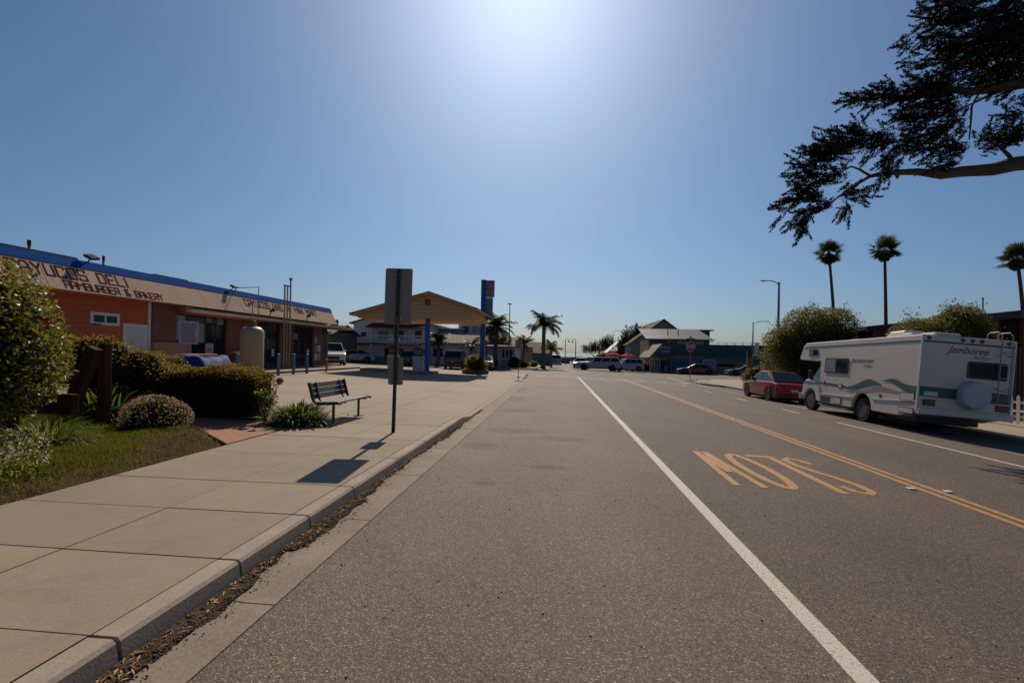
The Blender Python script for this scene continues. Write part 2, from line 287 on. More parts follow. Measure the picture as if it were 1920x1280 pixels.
# ================================================================ GROUND
def cuts(a, b, br, step):
    xs = sorted(set([a, b]+[q for q in br if a < q < b])); out = [xs[0]]
    for p, q in zip(xs, xs[1:]):
        n = max(1, int(math.ceil((q-p)/step))); out += [p+(q-p)*i/n for i in range(1, n+1)]
    return out
def sheet(mb, x0, x1, y0, y1, h, k=0, sx=30, sy=12, skirt=0, br=XB):
    hf = h if callable(h) else (lambda x, y: h)
    xs = cuts(x0, x1, br, sx); ys = cuts(y0, y1, [115], sy); nx = len(xs)
    b = [(x, y, base(x, y)+hf(x, y)) for y in ys for x in xs]
    mb.add(b, [(j*nx+i, j*nx+i+1, (j+1)*nx+i+1, (j+1)*nx+i) for j in range(len(ys)-1) for i in range(nx-1)], k)
    if skirt:
        ring = [(x, y0) for x in xs]+[(x1, y) for y in ys[1:]]+[(x, y1) for x in xs[-2::-1]]+[(x0, y) for y in ys[-2:0:-1]]
        n = len(ring); t_ = [(x, y, base(x, y)+hf(x, y)) for x, y in ring]; l_ = [(x, y, base(x, y)+hf(x, y)-skirt) for x, y in ring]
        mb.add(t_+l_, [(i, (i+1) % n, n+(i+1) % n, n+i) for i in range(n)], k)
    return mb
mb = MB(); sheet(mb, -60, 70, -30, 130, 0); struct(mb.build('road', A['asphalt']))
mb = MB().box(-900, 900, -60, 1, -3.2, -3)
mb = MB(); mb.add([(-900,-60,-1.6),(900,-60,-1.6),(900,132,-1.6),(-900,132,-1.6)], [(0,1,2,3)]); struct(mb.build('terrain', A['terrain']))
mb = MB(); mb.add([(-300,130,-.66),(300,130,-.95),(300,210,-2.5),(-300,210,-2.5),(300,250,-5.5),(-300,250,-5.5)], [(0,1,2,3),(3,2,4,5)]); struct(mb.build('beach', A['sand']))
mb = MB(); mb.add([(-9000,205,-5),(9000,205,-5),(9000,9000,-5),(-9000,9000,-5)], [(0,1,2,3)]); struct(mb.build('sea', A['sea']))

def apron(y): return min(max((y-11.)/1.2, 0), 1)*min(max((31.5-y)/1.5, 0), 1)
def lh(x, y):       # height of the left pavement / forecourt above the road form
    return .15-apron(y)*.125*min(max((x+4.2)/1.9, 0), 1)
# pavement slabs with real open joints
jy = [-6, -4.5, -3.2, -1.9, -.6, .35, 1.27, 2.2, 3.12, 4.05, 4.98, 6.42, 7.8, 9.4, 11.0]
mb = MB(); g = .008
for a, b in zip(jy, jy[1:]):
    for x0, x1 in ((-4.98, -3.5), (-3.50, -2.31)):
        sheet(mb, x0+g/4, x1-g/4-.005, a+g, b-g, lambda x, y, e=random.uniform(-.003, .003): lh(x, y)+e, sx=2, sy=2, skirt=.05, k=random.randrange(3))
struct(mb.build('pavement', [spotted('concrete_slab', (.255, .192, .128), .14, 1.1), spotted('concrete_slab_pale', (.275, .208, .142), .14, .9), spotted('concrete_slab_dark', (.235, .178, .12), .16, 1.3)]))
mb = MB(); sheet(mb, -4.99, -2.30, -6, 11.0, .115, sx=3, sy=3); struct(mb.build('pavement_bed', A['groove']))
mb = MB(); gx = [-60, -45, -30, -25.5, -20, -14, -8.5, -4.99, -4.2, -2.31]; gy = [11.0, 12.2, 14.5, 18, 22, 26, 30, 31.5, 34, 38.5]
for (a, b) in zip(gy, gy[1:]):
    for (c, d) in zip(gx, gx[1:]): sheet(mb, c+.006, d-.006, a+.006, b-.006, lh, sx=3, sy=3, skirt=.04)
for (c, d) in zip(gx[:-3], gx[1:-2]):
    if d < -5.5 or True: sheet(mb, c+.006, d-.006, 9.36, 11-.006, .15, sx=3, sy=3, skirt=.04)
struct(mb.build('forecourt', spotted('forecourt_concrete', (.27, .205, .145), .2, .4)))
mb = MB(); sheet(mb, -60, -2.32, 9.4, 38.4, lambda x, y: lh(x, y)-.03, sx=2, sy=1.5); struct(mb.build('forecourt_bed', A['groove']))
# kerb stones
mb = MB()
ky = jy[:-1]+[11.0]+[11.0+1.85*i for i in range(1, 13)]
for a, b in zip(ky, ky[1:]):
    ys = [a+.012+(b-a-.024)*i/3 for i in range(4)]
    V = []
    for y in ys:
        t_ = lh(-2.3, y); bz = base(-2.2, y)
        V += [(-2.31, y, bz+t_-.002), (-2.175, y, bz+t_-.002), (-2.155, y, bz+t_-.022), (-2.13, y, bz-.02), (-2.31, y, bz-.02)]
    Fc = [(5*i+j, 5*i+(j+1) % 5, 5*i+5+(j+1) % 5, 5*i+5+j) for i in range(3) for j in range(5)]+[(0,1,2,3,4), (19,18,17,16,15)]
    mb.add(V, Fc)
# rounded return at the corner
cp = [(-2.31-1.6+1.6*math.cos(t_), 33.2+1.6*math.sin(t_)*1.4) for t_ in [math.pi/2*i/6 for i in range(7)]]
for (xa, ya), (xb, yb) in zip(cp, cp[1:]):
    mb.add([(xa, ya, base(xa, ya)+.15), (xb, yb, base(xb, yb)+.15), (xb+.16, yb+.12, base(xb, yb)+.15), (xa+.16, ya+.05, base(xa, ya)+.15),
            (xa, ya, base(xa, ya)), (xb, yb, base(xb, yb)), (xb+.18, yb+.14, base(xb, yb)), (xa+.18, ya+.05, base(xa, ya))], [(0,1,2,3),(3,2,6,7),(0,4,5,1),(0,3,7,4),(1,5,6,2)])
struct(mb.build('kerb', A['kerb']))
mb = MB(); gj = [-6, -3.4, -1.6, .2, 1.05, 1.85, 2.85, 4.4, 6.1, 7.9, 10., 13, 16, 19, 22, 26, 30, 33.2]
for a, b in zip(gj, gj[1:]): sheet(mb, -2.13, -1.735, a+.006, b-.006, lambda x, y: .008+.02*(y < 100)*(x < -2.0), sx=.2, sy=2, skirt=.03)
struct(mb.build('gutter', A['gutter']))
# far side pavements, right pavement, corner
mb = MB(); sheet(mb, -60, -2.3, 51.5, 54.5, .13, skirt=.2); sheet(mb, -60, -2.3, 54.5, 56, .14, skirt=.2); sheet(mb, -4.6, -2.3, 56, 125, .13, skirt=.2)
struct(mb.build('far_pavement', A['concrete2']))
mb = MB()
sheet(mb, 12.15, 14.2, -20, 36, .13, skirt=.2); sheet(mb, 14.2, 60, -20, 47.5, .125, skirt=.2)
n = 9; arc = [(12.15+0, 36)]+[(16.5-5.6*math.cos(q), 38+8.5*math.sin(q)) for q in [math.pi/2*i/n for i in range(n+1)]]
V = [(x, y, base(x, y)+.12) for x, y in arc]+[(14.2, 36, base(14.2, 36)+.12), (16.5, 47.5, base(16.5, 47)+.12)]
vb = [(x, y, base(x, y)-.05) for x, y in arc]; na = len(arc)
mb.add([(16.5, 36, base(16.5, 36)+.122)]+[(x, y, base(x, y)+.122) for x, y in arc], [(0, i+1, i+2) for i in range(na-1)])
mb.add([(x, y, base(x, y)+.122) for x, y in arc]+vb, [(i, i+1, na+i+1, na+i) for i in range(na-1)])
sheet(mb, 15.6, 80, 66, 67.6, .12, skirt=.2); sheet(mb, 9.2, 15.6, 67, 125, .12, skirt=.2)
struct(mb.build('right_pavement', A['concrete2']))

# ---------------------------------------------------------------- markings on the asphalt
mb = MB(); sheet(mb, 1.555, 1.685, -6, 37.6, .004, sx=3, sy=3); struct(mb.build('edge_line', A['wline']))
mb = MB(); sheet(mb, 5.02, 5.12, -6, 37.6, .004, sx=3, sy=3); sheet(mb, 5.21, 5.31, -6, 37.6, .004, sx=3, sy=3); struct(mb.build('centre_line', A['yline']))
mb = MB(); sheet(mb, 8.5, 8.6, -6, 15.6, .004, sx=3, sy=3)
for y0 in (17.9, 22.6, 27.6, 33): sheet(mb, 8.5, 8.6, y0, y0+1.3, .004)
sheet(mb, 10.05, 10.12, -6, 36, .004)
for i in range(9):       # two broken crossing lines
    sheet(mb, -1.7+i*1.55, -.95+i*1.55, 37.6, 38.0, .004)
for i in range(10): sheet(mb, -1.6+i*1.45, -1.0+i*1.45, 50.6, 51.1, .004)
for i in range(6): sheet(mb, 10.2+i*.12, 10.5+i*.12, 39+i*1.8, 40.1+i*1.8, .004)
sheet(mb, -1.6, 1.5, 36.4, 36.55, .004); sheet(mb, 1.9, 9.6, 36.2, 36.4, .004)
struct(mb.build('crossing_lines', A['owhite']))
# stroke alphabet on a unit cell
G = {'A': [[(0,0),(0,.75),(.25,1),(.75,1),(1,.75),(1,0)],[(0,.42),(1,.42)]], 'B': [[(0,0),(0,1),(.85,1),(.95,.9),(.95,.6),(.85,.52),(0,.52)],[(.85,.52),(1,.42),(1,.1),(.9,0),(0,0)]],
 'C': [[(1,.8),(1,1),(0,1),(0,0),(1,0),(1,.2)]], 'D': [[(0,0),(0,1),(.85,1),(1,.85),(1,.15),(.85,0),(0,0)]], 'E': [[(1,1),(0,1),(0,0),(1,0)],[(0,.5),(.8,.5)]],
 'G': [[(1,.8),(1,1),(0,1),(0,0),(1,0),(1,.5),(.55,.5)]], 'H': [[(0,0),(0,1)],[(1,0),(1,1)],[(0,.5),(1,.5)]], 'I': [[(.5,0),(.5,1)]], 'i': [[(.5,0),(.5,.68)],[(.5,.88),(.5,1)]],
 'K': [[(0,0),(0,1)],[(1,1),(.1,.5),(1,0)]], 'L': [[(0,1),(0,0),(1,0)]], 'M': [[(0,0),(0,1),(.5,.55),(1,1),(1,0)]], 'N': [[(0,0),(0,1),(1,0),(1,1)]],
 'O': [[(0,0),(0,1),(1,1),(1,0),(0,0)]], 'R': [[(0,0),(0,1),(1,1),(1,.5),(0,.5)],[(.55,.5),(1,0)]], 'S': [[(1,.82),(1,1),(0,1),(0,.5),(1,.5),(1,0),(0,0),(0,.18)]],
 'T': [[(0,1),(1,1)],[(.5,1),(.5,0)]], 'U': [[(0,1),(0,0),(1,0),(1,1)]], 'X': [[(0,0),(1,1)],[(0,1),(1,0)]], 'Y': [[(0,1),(.5,.5),(1,1)],[(.5,.5),(.5,0)]],
 '&': [[(1,.35),(.75,0),(0,0),(0,.4),(.7,.8),(.7,1),(.1,1),(.1,.75),(1,0)]], 'P': [[(0,0),(0,1),(1,1),(1,.5),(0,.5)]]}
def strokes(mb, txt, fn, h, cw, gap, st, curvy=False):
    """fn(u, v, lift) -> 3-D point; lays letters cw wide with gap between"""
    u = 0; c_ = 0
    for ch in txt:
        if ch == ' ': u += cw*.9+gap; continue
        wd = cw*(.18 if ch in 'Ii' else 1.25 if ch in 'MW' else 1)
        for line in G[ch]:
            P_ = [((u+(.5*wd if ch in 'Ii' else x*wd)), y*h) for x, y in line]
            for (ax, ay), (bx_, by) in zip(P_, P_[1:]):
                L = math.hypot(bx_-ax, by-ay) or 1; dx, dy = (bx_-ax)/L, (by-ay)/L; e = st/2
                ax2, ay2, bx2, by2 = ax-dx*e, ay-dy*e, bx_+dx*e, by+dy*e; nx_, ny_ = -dy*e, dx*e; c_ += 1; lf = .0006*(c_ % 7)
                q = [(ax2+nx_, ay2+ny_), (ax2-nx_, ay2-ny_), (bx2-nx_, by2-ny_), (bx2+nx_, by2+ny_)]
                mb.add([fn(a_, b_, lf+.006) for a_, b_ in q]+[fn(a_, b_, 0) for a_, b_ in q], [(0,1,2,3),(0,4,5,1),(1,5,6,2),(2,6,7,3),(3,7,4,0)])
        u += wd+gap
    return u-gap
# SLOW, written for the oncoming side; every letter is a closed band laid flat
def band(mb, pts, wdt, fn, close=False):
    n_ = len(pts); L_ = []; 
    for i in range(n_):
        a = pts[i-1] if (i or close) else pts[0]; b = pts[(i+1) % n_] if (i < n_-1 or close) else pts[-1]
        dx, dy = b[0]-a[0], b[1]-a[1]; q = math.hypot(dx, dy) or 1; wv = wdt[i] if isinstance(wdt, list) else wdt
        L_.append(((pts[i][0]-dy/q*wv/2, pts[i][1]+dx/q*wv/2), (pts[i][0]+dy/q*wv/2, pts[i][1]-dx/q*wv/2)))
    V = [fn(*p) for pr in L_ for p in pr]; m_ = n_ if close else n_-1
    mb.add(V, [(2*i, 2*i+1, (2*i+3) % (2*n_), (2*i+2) % (2*n_)) for i in range(m_)])
def sl_fn(x0, lift):
    return lambda u, v: (x0-u, 8.98-v, base(x0-u, 8.98-v)+.004+lift)       # u to the reader's right = -X, v measured from the far edge
Ht = 2.36
mb = MB()
sp = [(.36, .42), (.30, .16), (.18, .07), (.07, .22), (.06, .6), (.14, .95), (.27, 1.35), (.34, 1.7), (.33, 2.1), (.2, 2.29), (.08, 2.15), (.03, 1.85)]
band(mb, [(u*1.02, Ht-v) for u, v in sp], .12, sl_fn(4.28, 0))
band(mb, [(.05, Ht), (.05, .05)], .125, sl_fn(3.80, 0)); band(mb, [(.0, .1), (.46, .1)], .17, sl_fn(3.80, .0008))
band(mb, [(.23+.19*math.cos(t_), Ht/2+(Ht/2-.07)*math.sin(t_)) for t_ in [2*math.pi*i/28 for i in range(28)]], .125, sl_fn(3.34, 0), True)
for a_, b_, l_ in (((0, Ht), (.10, 0), 0), ((.10, 0), (.17, Ht*.66), .0008), ((.17, Ht*.66), (.26, 0), .0016), ((.26, 0), (.36, Ht), .0024)): band(mb, [a_, b_], .105, sl_fn(2.76, l_))
# the far edge (top of the reader's letters) lies nearest to us
me_ = mb
for i, v in enumerate(me_.v): pass
struct(mb.build('slow_marking', A['yline']))
for i, (x, y) in enumerate(((4.92, 7.17), (5.38, 7.15), (5.16, 14.6))):
    o = MB().box(-.05, .05, -.045, .045, 0, .016).build('road_marker', A['reflector'], bevel=.008, loc=(x, y, base(x, y)+.004))
    tag(o, ('small raised white marker just left of the double yellow line', 'small raised white marker just right of the double yellow line', 'raised white marker farther along the double yellow line')[i], 'road marker', 'raised markers on the yellow line')
# ---------------------------------------------------------------- loose stuff
def stones(name, pts, r0, r1, matl, flat=.7):
    n = len(pts); ico = np.array([(0,0,1),(.9,0,.1),(0,.9,-.1),(-.9,0,.15),(0,-.9,0),(0,0,-.7)])
    fi = np.array([(0,1,2),(0,2,3),(0,3,4),(0,4,1),(5,2,1),(5,3,2),(5,4,3),(5,1,4)])
    r = RNG.uniform(r0, r1, (n, 1, 1)); a = RNG.uniform(0, 6.28, n); V = ico[None]*RNG.uniform(.6, 1.25, (n, 6, 1))*r*np.array([1, 1, flat])
    c, s = np.cos(a)[:, None], np.sin(a)[:, None]; X = V[..., 0]*c-V[..., 1]*s; Y = V[..., 0]*s+V[..., 1]*c
    V = np.stack([X, Y, V[..., 2]], -1)+np.array(pts)[:, None, :]
    F_ = (fi[None]+(np.arange(n)*6)[:, None, None]).reshape(-1, 3); return npmesh(name, V.reshape(-1, 3), F_, matl)
def siltw(y): return .05+.035*math.sin(y*1.3+2)+.02*math.sin(y*5.1)+.012*math.sin(y*17)+(.15*max(0, 1-abs(y-1.9)/1.6)**.6 if abs(y-1.9) < 1.6 else 0)+(.05 if 3.6 < y < 5 else 0)
mb = MB(); ys = [.3+.04*i for i in range(330)]; V = []
for y in ys: V += [(-2.131, y, base(0, y)+.045), (-2.131+siltw(y)*.5, y, base(0, y)+.038), (-2.131+max(.015, siltw(y)), y, base(0, y)+.026 if siltw(y) < .13 else base(0, y)+.012)]
mb.add(V, [q for i in range(len(ys)-1) for q in ((3*i, 3*i+1, 3*i+4, 3*i+3), (3*i+1, 3*i+2, 3*i+5, 3*i+4))]); struct(mb.build('gutter_silt', mat('silt', (.075, .052, .034), 1., .5, 9., 80., 1., spec=.02)), 'stuff', 'dark silt washed against the foot of the kerb', 'silt')
P_ = []
while len(P_) < 13000:
    y = random.uniform(.8, 12)**1.0; wd = .10+.13*max(0, math.sin(y*2.3)*.5+.5)*(1 if y < 5 else .6)+(.12 if 1.2 < y < 2.6 else 0)
    x = -2.13+siltw(y)*random.random()*1.0+(abs(random.gauss(0, .06)) if random.random() < .10 else 0)
    if x > -1.72: continue
    P_.append((x, y, base(x, y)+(.040-.1*(x+2.13) if x < -2.0 else .014)+random.uniform(-.002, .005)))
struct(stones('gutter_gravel', P_, .003, .010, A['stone']), 'stuff', 'dark grit and gravel gathered in the gutter below the kerb', 'gravel')
P_ = [(lambda x, y: (x, y, base(x, y)+.002))(random.uniform(-1.6, 6), random.uniform(1.2, 9)**1.0) for _ in range(420)]
struct(stones('tar_pebbles', P_, .004, .011, A['blackstone']), 'stuff', 'scattered small black pebbles on the asphalt', 'pebbles')
def litter(name, n, samp, s0, s1, matl, asp=.45):
    V = []; F_ = []
    for i in range(n):
        x, y, z = samp(); a = random.uniform(0, 6.28); L = random.uniform(s0, s1); W = L*asp*random.uniform(.5, 1); t_ = random.uniform(-.3, .5)
        d = Vector((math.cos(a), math.sin(a), t_*.5)); s_ = Vector((-math.sin(a), math.cos(a), random.uniform(-.5, .5))); c_ = Vector((x, y, z+.006))
        q = [c_-d*L/2, c_-s_*W/2+Vector((0,0,L*.12)), c_+d*L/2, c_+s_*W/2+Vector((0,0,L*.08))]; b_ = len(V); V += q; F_.append((b_, b_+1, b_+2, b_+3))
    m_ = MB(); m_.v = V; m_.f = F_; m_.mi = [0]*len(F_); return m_.build(name, matl)
def s1():
    y = random.uniform(.8, 13); x = -2.12+abs(random.gauss(0, .5))*siltw(y); return x, y, base(x, y)+(.042-.1*(x+2.13) if x < -2. else .016)
struct(litter('dry_leaves', 1300, s1, .015, .07, A['cardboard'], .3), 'stuff', 'curled brown dry leaves lying along the kerb', 'dry leaves')
# ================================================================ FOLIAGE TOOLS
def unit(n):
    v = RNG.normal(size=(n, 3)); return v/np.linalg.norm(v, axis=1, keepdims=True)
def quads_at(P, size, aspect=.55, up=None, jitter=1.):
    """little bent leaves (2 quads folded on the rib) at points P (n,3)"""
    n = len(P); d = unit(n)
    if up is not None: d = d*jitter+up; d /= np.linalg.norm(d, axis=1, keepdims=True)
    e = np.cross(d, unit(n)); e /= np.maximum(np.linalg.norm(e, axis=1, keepdims=True), 1e-6); s = np.asarray(size)*RNG.uniform(.6, 1.3, n); s = s[:, None]
    f = np.cross(d, e)
    a = P; b = P+d*s*.5+e*s*aspect*.5; c = P+d*s+f*s*.08; q = P+d*s*.5-e*s*aspect*.5
    V = np.stack([a, b, c, q], 1).reshape(-1, 3); F_ = np.arange(4*n).reshape(-1, 4); return V, F_
def lumpy(n, c, r, lumps=14, seed=1, shell=.35, floor=None):
    """points near the uneven skin of an ellipsoid"""
    g_ = np.random.default_rng(seed); L = unit(lumps); amp = g_.uniform(-.16, .2, lumps)
    u = unit(n); k = (np.exp(-((u[:, None]-L[None])**2).sum(2)/.16)*amp).sum(1)+1
    rr = (1-shell*RNG.random(n)**1.6)*k
    P = u*rr[:, None]*np.array(r)+np.array(c)
    if floor is not None: P = P[P[:, 2] > floor]
    return P
def core(parent, c, r, name='shade_core', k=.8, n=14):  # solid near-black hull painting the inner shade
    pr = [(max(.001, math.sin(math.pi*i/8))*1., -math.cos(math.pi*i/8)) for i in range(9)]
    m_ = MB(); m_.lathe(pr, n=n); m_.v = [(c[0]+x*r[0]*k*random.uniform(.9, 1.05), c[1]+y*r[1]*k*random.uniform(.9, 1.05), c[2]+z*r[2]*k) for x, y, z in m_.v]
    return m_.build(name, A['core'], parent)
def bush(name, label, cat, loc, blobs, n, size, matl, group=None, extra=None, floor=0.0, stems=True, corek=.8):
    t_ = T(name, label, cat, loc, group=group); P_ = []
    for i, (c, r) in enumerate(blobs):
        P_.append(lumpy(int(n*(r[0]*r[1]+r[0]*r[2]+r[1]*r[2])/sum(b[1][0]*b[1][1]+b[1][0]*b[1][2]+b[1][1]*b[1][2] for b in blobs)), c, r, seed=i+3, floor=floor))
    P_ = np.concatenate(P_); cc = np.array(blobs[0][0]); V, F_ = quads_at(P_, size); npmesh('foliage', V, F_, matl, t_)
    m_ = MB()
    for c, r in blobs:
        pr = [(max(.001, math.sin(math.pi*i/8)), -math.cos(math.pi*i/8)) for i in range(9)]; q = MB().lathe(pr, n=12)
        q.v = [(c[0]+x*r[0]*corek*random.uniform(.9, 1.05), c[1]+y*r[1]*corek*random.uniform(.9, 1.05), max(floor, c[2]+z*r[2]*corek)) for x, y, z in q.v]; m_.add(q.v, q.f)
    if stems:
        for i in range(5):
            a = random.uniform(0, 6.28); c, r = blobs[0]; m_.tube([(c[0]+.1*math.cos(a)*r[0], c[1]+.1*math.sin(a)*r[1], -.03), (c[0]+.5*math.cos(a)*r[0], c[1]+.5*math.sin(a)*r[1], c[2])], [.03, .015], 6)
    m_.build('dark_core', A['core'], t_)  # dark hull paints the inner shade; the stems share its mesh
    if extra:
        nm, cnt, sz, mt, topbias = extra; Q = P_[RNG.choice(len(P_), min(cnt, len(P_)))]; Q = Q[Q[:, 2] > topbias]
        V, F_ = quads_at(Q+unit(len(Q))*.02, sz, .9, up=np.array([0, 0, .8])); npmesh(nm, V, F_, mt, t_)['kind'] = 'stuff'
    return t_
def straps(name, label, loc, n, L, wd, spread, matl, group=None, extra=None):
    """strap-leaved clump: arching ribbons from one base"""
    V = []; F_ = []
    for i in range(n):
        a = random.uniform(0, 6.28); l_ = L*random.uniform(.55, 1.1); el = random.uniform(.25, 1.45); r0 = random.uniform(0, spread)
        o_ = Vector((math.cos(a)*r0*random.random()*1.2, math.sin(a)*r0, 0)); o_.y *= .8; a += random.uniform(-.5, .5)
        p = o_.copy(); p.z = 0; s_ = Vector((-math.sin(a), math.cos(a), 0)); b_ = len(V)
        for k in range(7):
            t_ = k/6; w_ = wd*(1-.85*t_**2.2)/2; V += [tuple(p-s_*w_+Vector((0, 0, w_*.35))), tuple(p), tuple(p+s_*w_+Vector((0, 0, w_*.35)))]
            e = el-t_*t_*1.9*(1.5-el*.6); p = p+Vector((math.cos(a)*math.cos(e), math.sin(a)*math.cos(e), math.sin(e)))*(l_/6)
        for k in range(6):
            q = b_+3*k; F_ += [(q, q+1, q+4, q+3), (q+1, q+2, q+5, q+4)]
    o = npmesh(name, np.array(V), np.array(F_), matl); o.location = loc; tag(o, label, 'plant', group); return o
# ================================================================ GARDEN (left, near)
def gh(x, y):
    e = min(1, max(0, (-5.05-x)/.6)); return .115+e*(.10+.045*math.sin(x*2.1+y)*math.cos(y*1.7)+.02*math.sin(x*7)*math.sin(y*6))+(.16*min(1, max(0, (-7.5-x)/2)))
mb = MB(); ys = [-6+.22*i for i in range(70)]; ys = [y for y in ys if y < 9.34]+[9.34]; xs = [-20+.25*i for i in range(60)]; xs = [x for x in xs if x < -5.0]+[-4.99]
def garden_z(x, y): return base(x, y)+gh(x, y)-(.14 if y > 6.86+(-5-x)*.62 and x > -7.8 else 0)
V = [(x, y, garden_z(x, y)) for y in ys for x in xs]; nx = len(xs)
mb.add(V, [(j*nx+i, j*nx+i+1, (j+1)*nx+i+1, (j+1)*nx+i) for j in range(len(ys)-1) for i in range(nx-1)]); struct(mb.build('garden_soil', A['soil'], smooth=True))
# brick apron between garden and forecourt
mb = MB(); V = [(-4.995, 6.88), (-4.995, 9.35), (-7.6, 9.35), (-7.6, 8.55), (-6.3, 7.95)]
V3 = [(x, y, base(x, y)+.158+.0*(x)) for x, y in V]; mb.add(V3+[(x, y, z-.06) for x, y, z in V3], [(0,1,2,3,4)]+[(i, (i+1) % 5, 5+(i+1) % 5, 5+i) for i in range(5)])
for i, v in enumerate(mb.v): mb.v[i] = (v[0], v[1], v[2]+.0)
struct(mb.build('brick_paving', A['pavers']))
# grass
def blades(name, n, samp, h0, h1, wd, matl):
    V = []; P_ = [samp() for _ in range(n)]; P_ = np.array([p for p in P_ if p is not None]); n = len(P_)
    a = RNG.uniform(0, 6.28, n); h = RNG.uniform(h0, h1, n); le = RNG.uniform(.1, .8, n)*h; b_ = RNG.uniform(0, 6.28, n)
    s_ = np.stack([np.cos(a), np.sin(a), np.zeros(n)], 1)*wd/2; tip = P_+np.stack([np.cos(b_)*le, np.sin(b_)*le, h], 1)
    V = np.stack([P_-s_, P_+s_, tip], 1).reshape(-1, 3); return npmesh(name, V, np.arange(3*n).reshape(-1, 3), matl)
def in_lawn():
    x = random.uniform(-9.5, -5.0); y = random.uniform(2.6, 8.2)
    if x < -9 and random.random() < .7: return None
    e = -5.3-.18*math.sin(y*3.1)-max(0, (y-5))*.42-.1*math.sin(y*9)
    d = e-x
    if d < 0: return None if random.random() < .93 else (x, y, garden_z(x, y))
    if random.random() > min(1, .25+d*1.3): return None
    return (x, y, garden_z(x, y)-.005)
struct(blades('grass', 260000, in_lawn, .025, .075, .009, A['grass']), 'stuff', 'patchy short green grass growing in the garden bed', 'grass')
def mulch():
    x = random.uniform(-8, -5.0); y = random.uniform(2.2, 8.4); return x, y, garden_z(x, y)
struct(litter('mulch_chips', 3800, mulch, .012, .045, mat('mulch', (.09, .055, .03), 1., .6, 20., 60., spec=.05), .4), 'stuff', 'dark bark chips and dry twigs along the bed edge', 'mulch')
# low ground cover with white flowers, nearest the camera
V = []; P_ = []
while len(P_) < 17000:
    x = random.uniform(-9, -5.15); y = random.uniform(1.8, 5.6)
    if x > -5.25-.12*math.sin(y*5)-max(0, y-4.3)*.8: continue
    hh = .10+.05*math.sin(x*5+1)*math.sin(y*4)+.03*math.sin(x*13)*math.cos(y*11)
    P_.append((x, y, garden_z(x, y)+hh*random.random()**.5*1.7))
P_ = np.array(P_); V, F_ = quads_at(P_, .05, .38, up=np.array([0, 0, .9])); 
Q = P_[(P_[:, 2] > np.percentile(P_[:, 2], 10)) & (RNG.random(len(P_)) < .3)]; Q[:, 2] += .03; Vp, Fp = quads_at(Q, .026, .95, up=np.array([0, 0, 1.2]))
npV = np.concatenate([V, Vp]); npF = np.concatenate([F_, Fp+len(V)]); mi = np.concatenate([np.zeros(len(F_), int), np.ones(len(Fp), int)])
struct(npmesh('ground_cover', npV, npF, [leafmat('cover_leaf', (.055, .08, .02), (.13, .16, .04), .45, .7, 3., tcol=(.24, .28, .04), spec=.1), A['petal']], mi=mi), 'stuff', 'low grey green ground cover dotted with small white flowers', 'ground cover')
# camellia bush
L0 = (-7.1, 5.0, base(-7.1, 5.0)+.2)
b = bush('camellia_bush', 'tall rounded glossy bush with yellow lit rim at the left edge of the photo', 'bush', L0, [((0, 0, 1.42), (1.16, 1.0, 1.08)), ((-.9, -.2, 1.5), (1.1, 1., 1.22)), ((.22, .1, 1.2), (.92, .8, .8))], 30000, .066, A['leaf'], floor=.45, corek=.78)
# purple shrub with lit top
bush('flowering_shrub', 'wide dark shrub with a sunlit top edge and lilac flowers behind the wooden frame', 'bush', (-9.2, 8.7, base(-9.2, 8.7)+.2), [((0, 0, .95), (1.05, .6, .6)), ((-.95, -.2, 1.0), (.9, .6, .62)), ((.9, .1, .85), (.55, .45, .42))], 9500, .05, A['hedge'], extra=('lilac_flowers', 700, .028, A['purplepetal'], .55), floor=.1)
# clipped hedge
def hedge(name, label, x0, x1, y0, y1, z0, z1, n, tilt=0):
    loc = (x0, y0, base(x0, y0)+.14); t_ = T(name, label, 'hedge', loc)
    W_, D_, H_ = x1-x0, y1-y0, z1
    f = RNG.random((n, 3)); k = RNG.random(n); s_ = (1-.10*RNG.random(n)**1.5)
    P_ = f.copy(); face = RNG.choice(4, n, p=[.36, .34, .15, .15])
    P_[:, 1] = np.where(face == 0, RNG.random(n)**2*.12, P_[:, 1]); P_[:, 2] = np.where(face == 1, 1-RNG.random(n)**2*.12, P_[:, 2]); P_[:, 0] = np.where(face == 2, 1-RNG.random(n)**2*.06, P_[:, 0]); P_[:, 0] = np.where(face == 3, RNG.random(n)**2*.06, P_[:, 0])
    P_ = P_*np.array([W_, D_, H_-z0])+np.array([0, 0, z0])
    P_[:, 2] += .05*np.sin(P_[:, 0]*4.1)*(P_[:, 2]/H_)+.03*np.sin(P_[:, 0]*11)*(P_[:, 2]/H_)+tilt*P_[:, 0]/W_*(P_[:, 2]/H_); P_[:, 1] += .05*np.sin(P_[:, 0]*3+P_[:, 2]*4)
    # round the top corners
    cx = np.clip((P_[:, 0]-(W_-.25))/.25, 0, 1)*np.clip((P_[:, 2]-(H_-.25))/.25, 0, 1); P_[:, 0] -= cx*.12; P_[:, 2] -= cx*.08
    V, F_ = quads_at(P_, .042); npmesh('foliage', V, F_, A['hedge'], t_)
    m_ = MB(); m_.box(.07, W_-.09, .07, D_-.07, 0, H_-.10)  # near-black block painting the shade inside the hedge
    m_.build('dark_core', A['core'], t_, bevel=.08); return t_
hedge('hedge', 'dark clipped hedge with sunlit top beside the brick paving', -8.75, -5.93, 9.0, 9.75, .0, .97, 17000)
hedge('hedge', 'lower clipped hedge with golden top in front of the red bin', -11.2, -8.6, 9.9, 10.6, .0, 1.12, 6500)
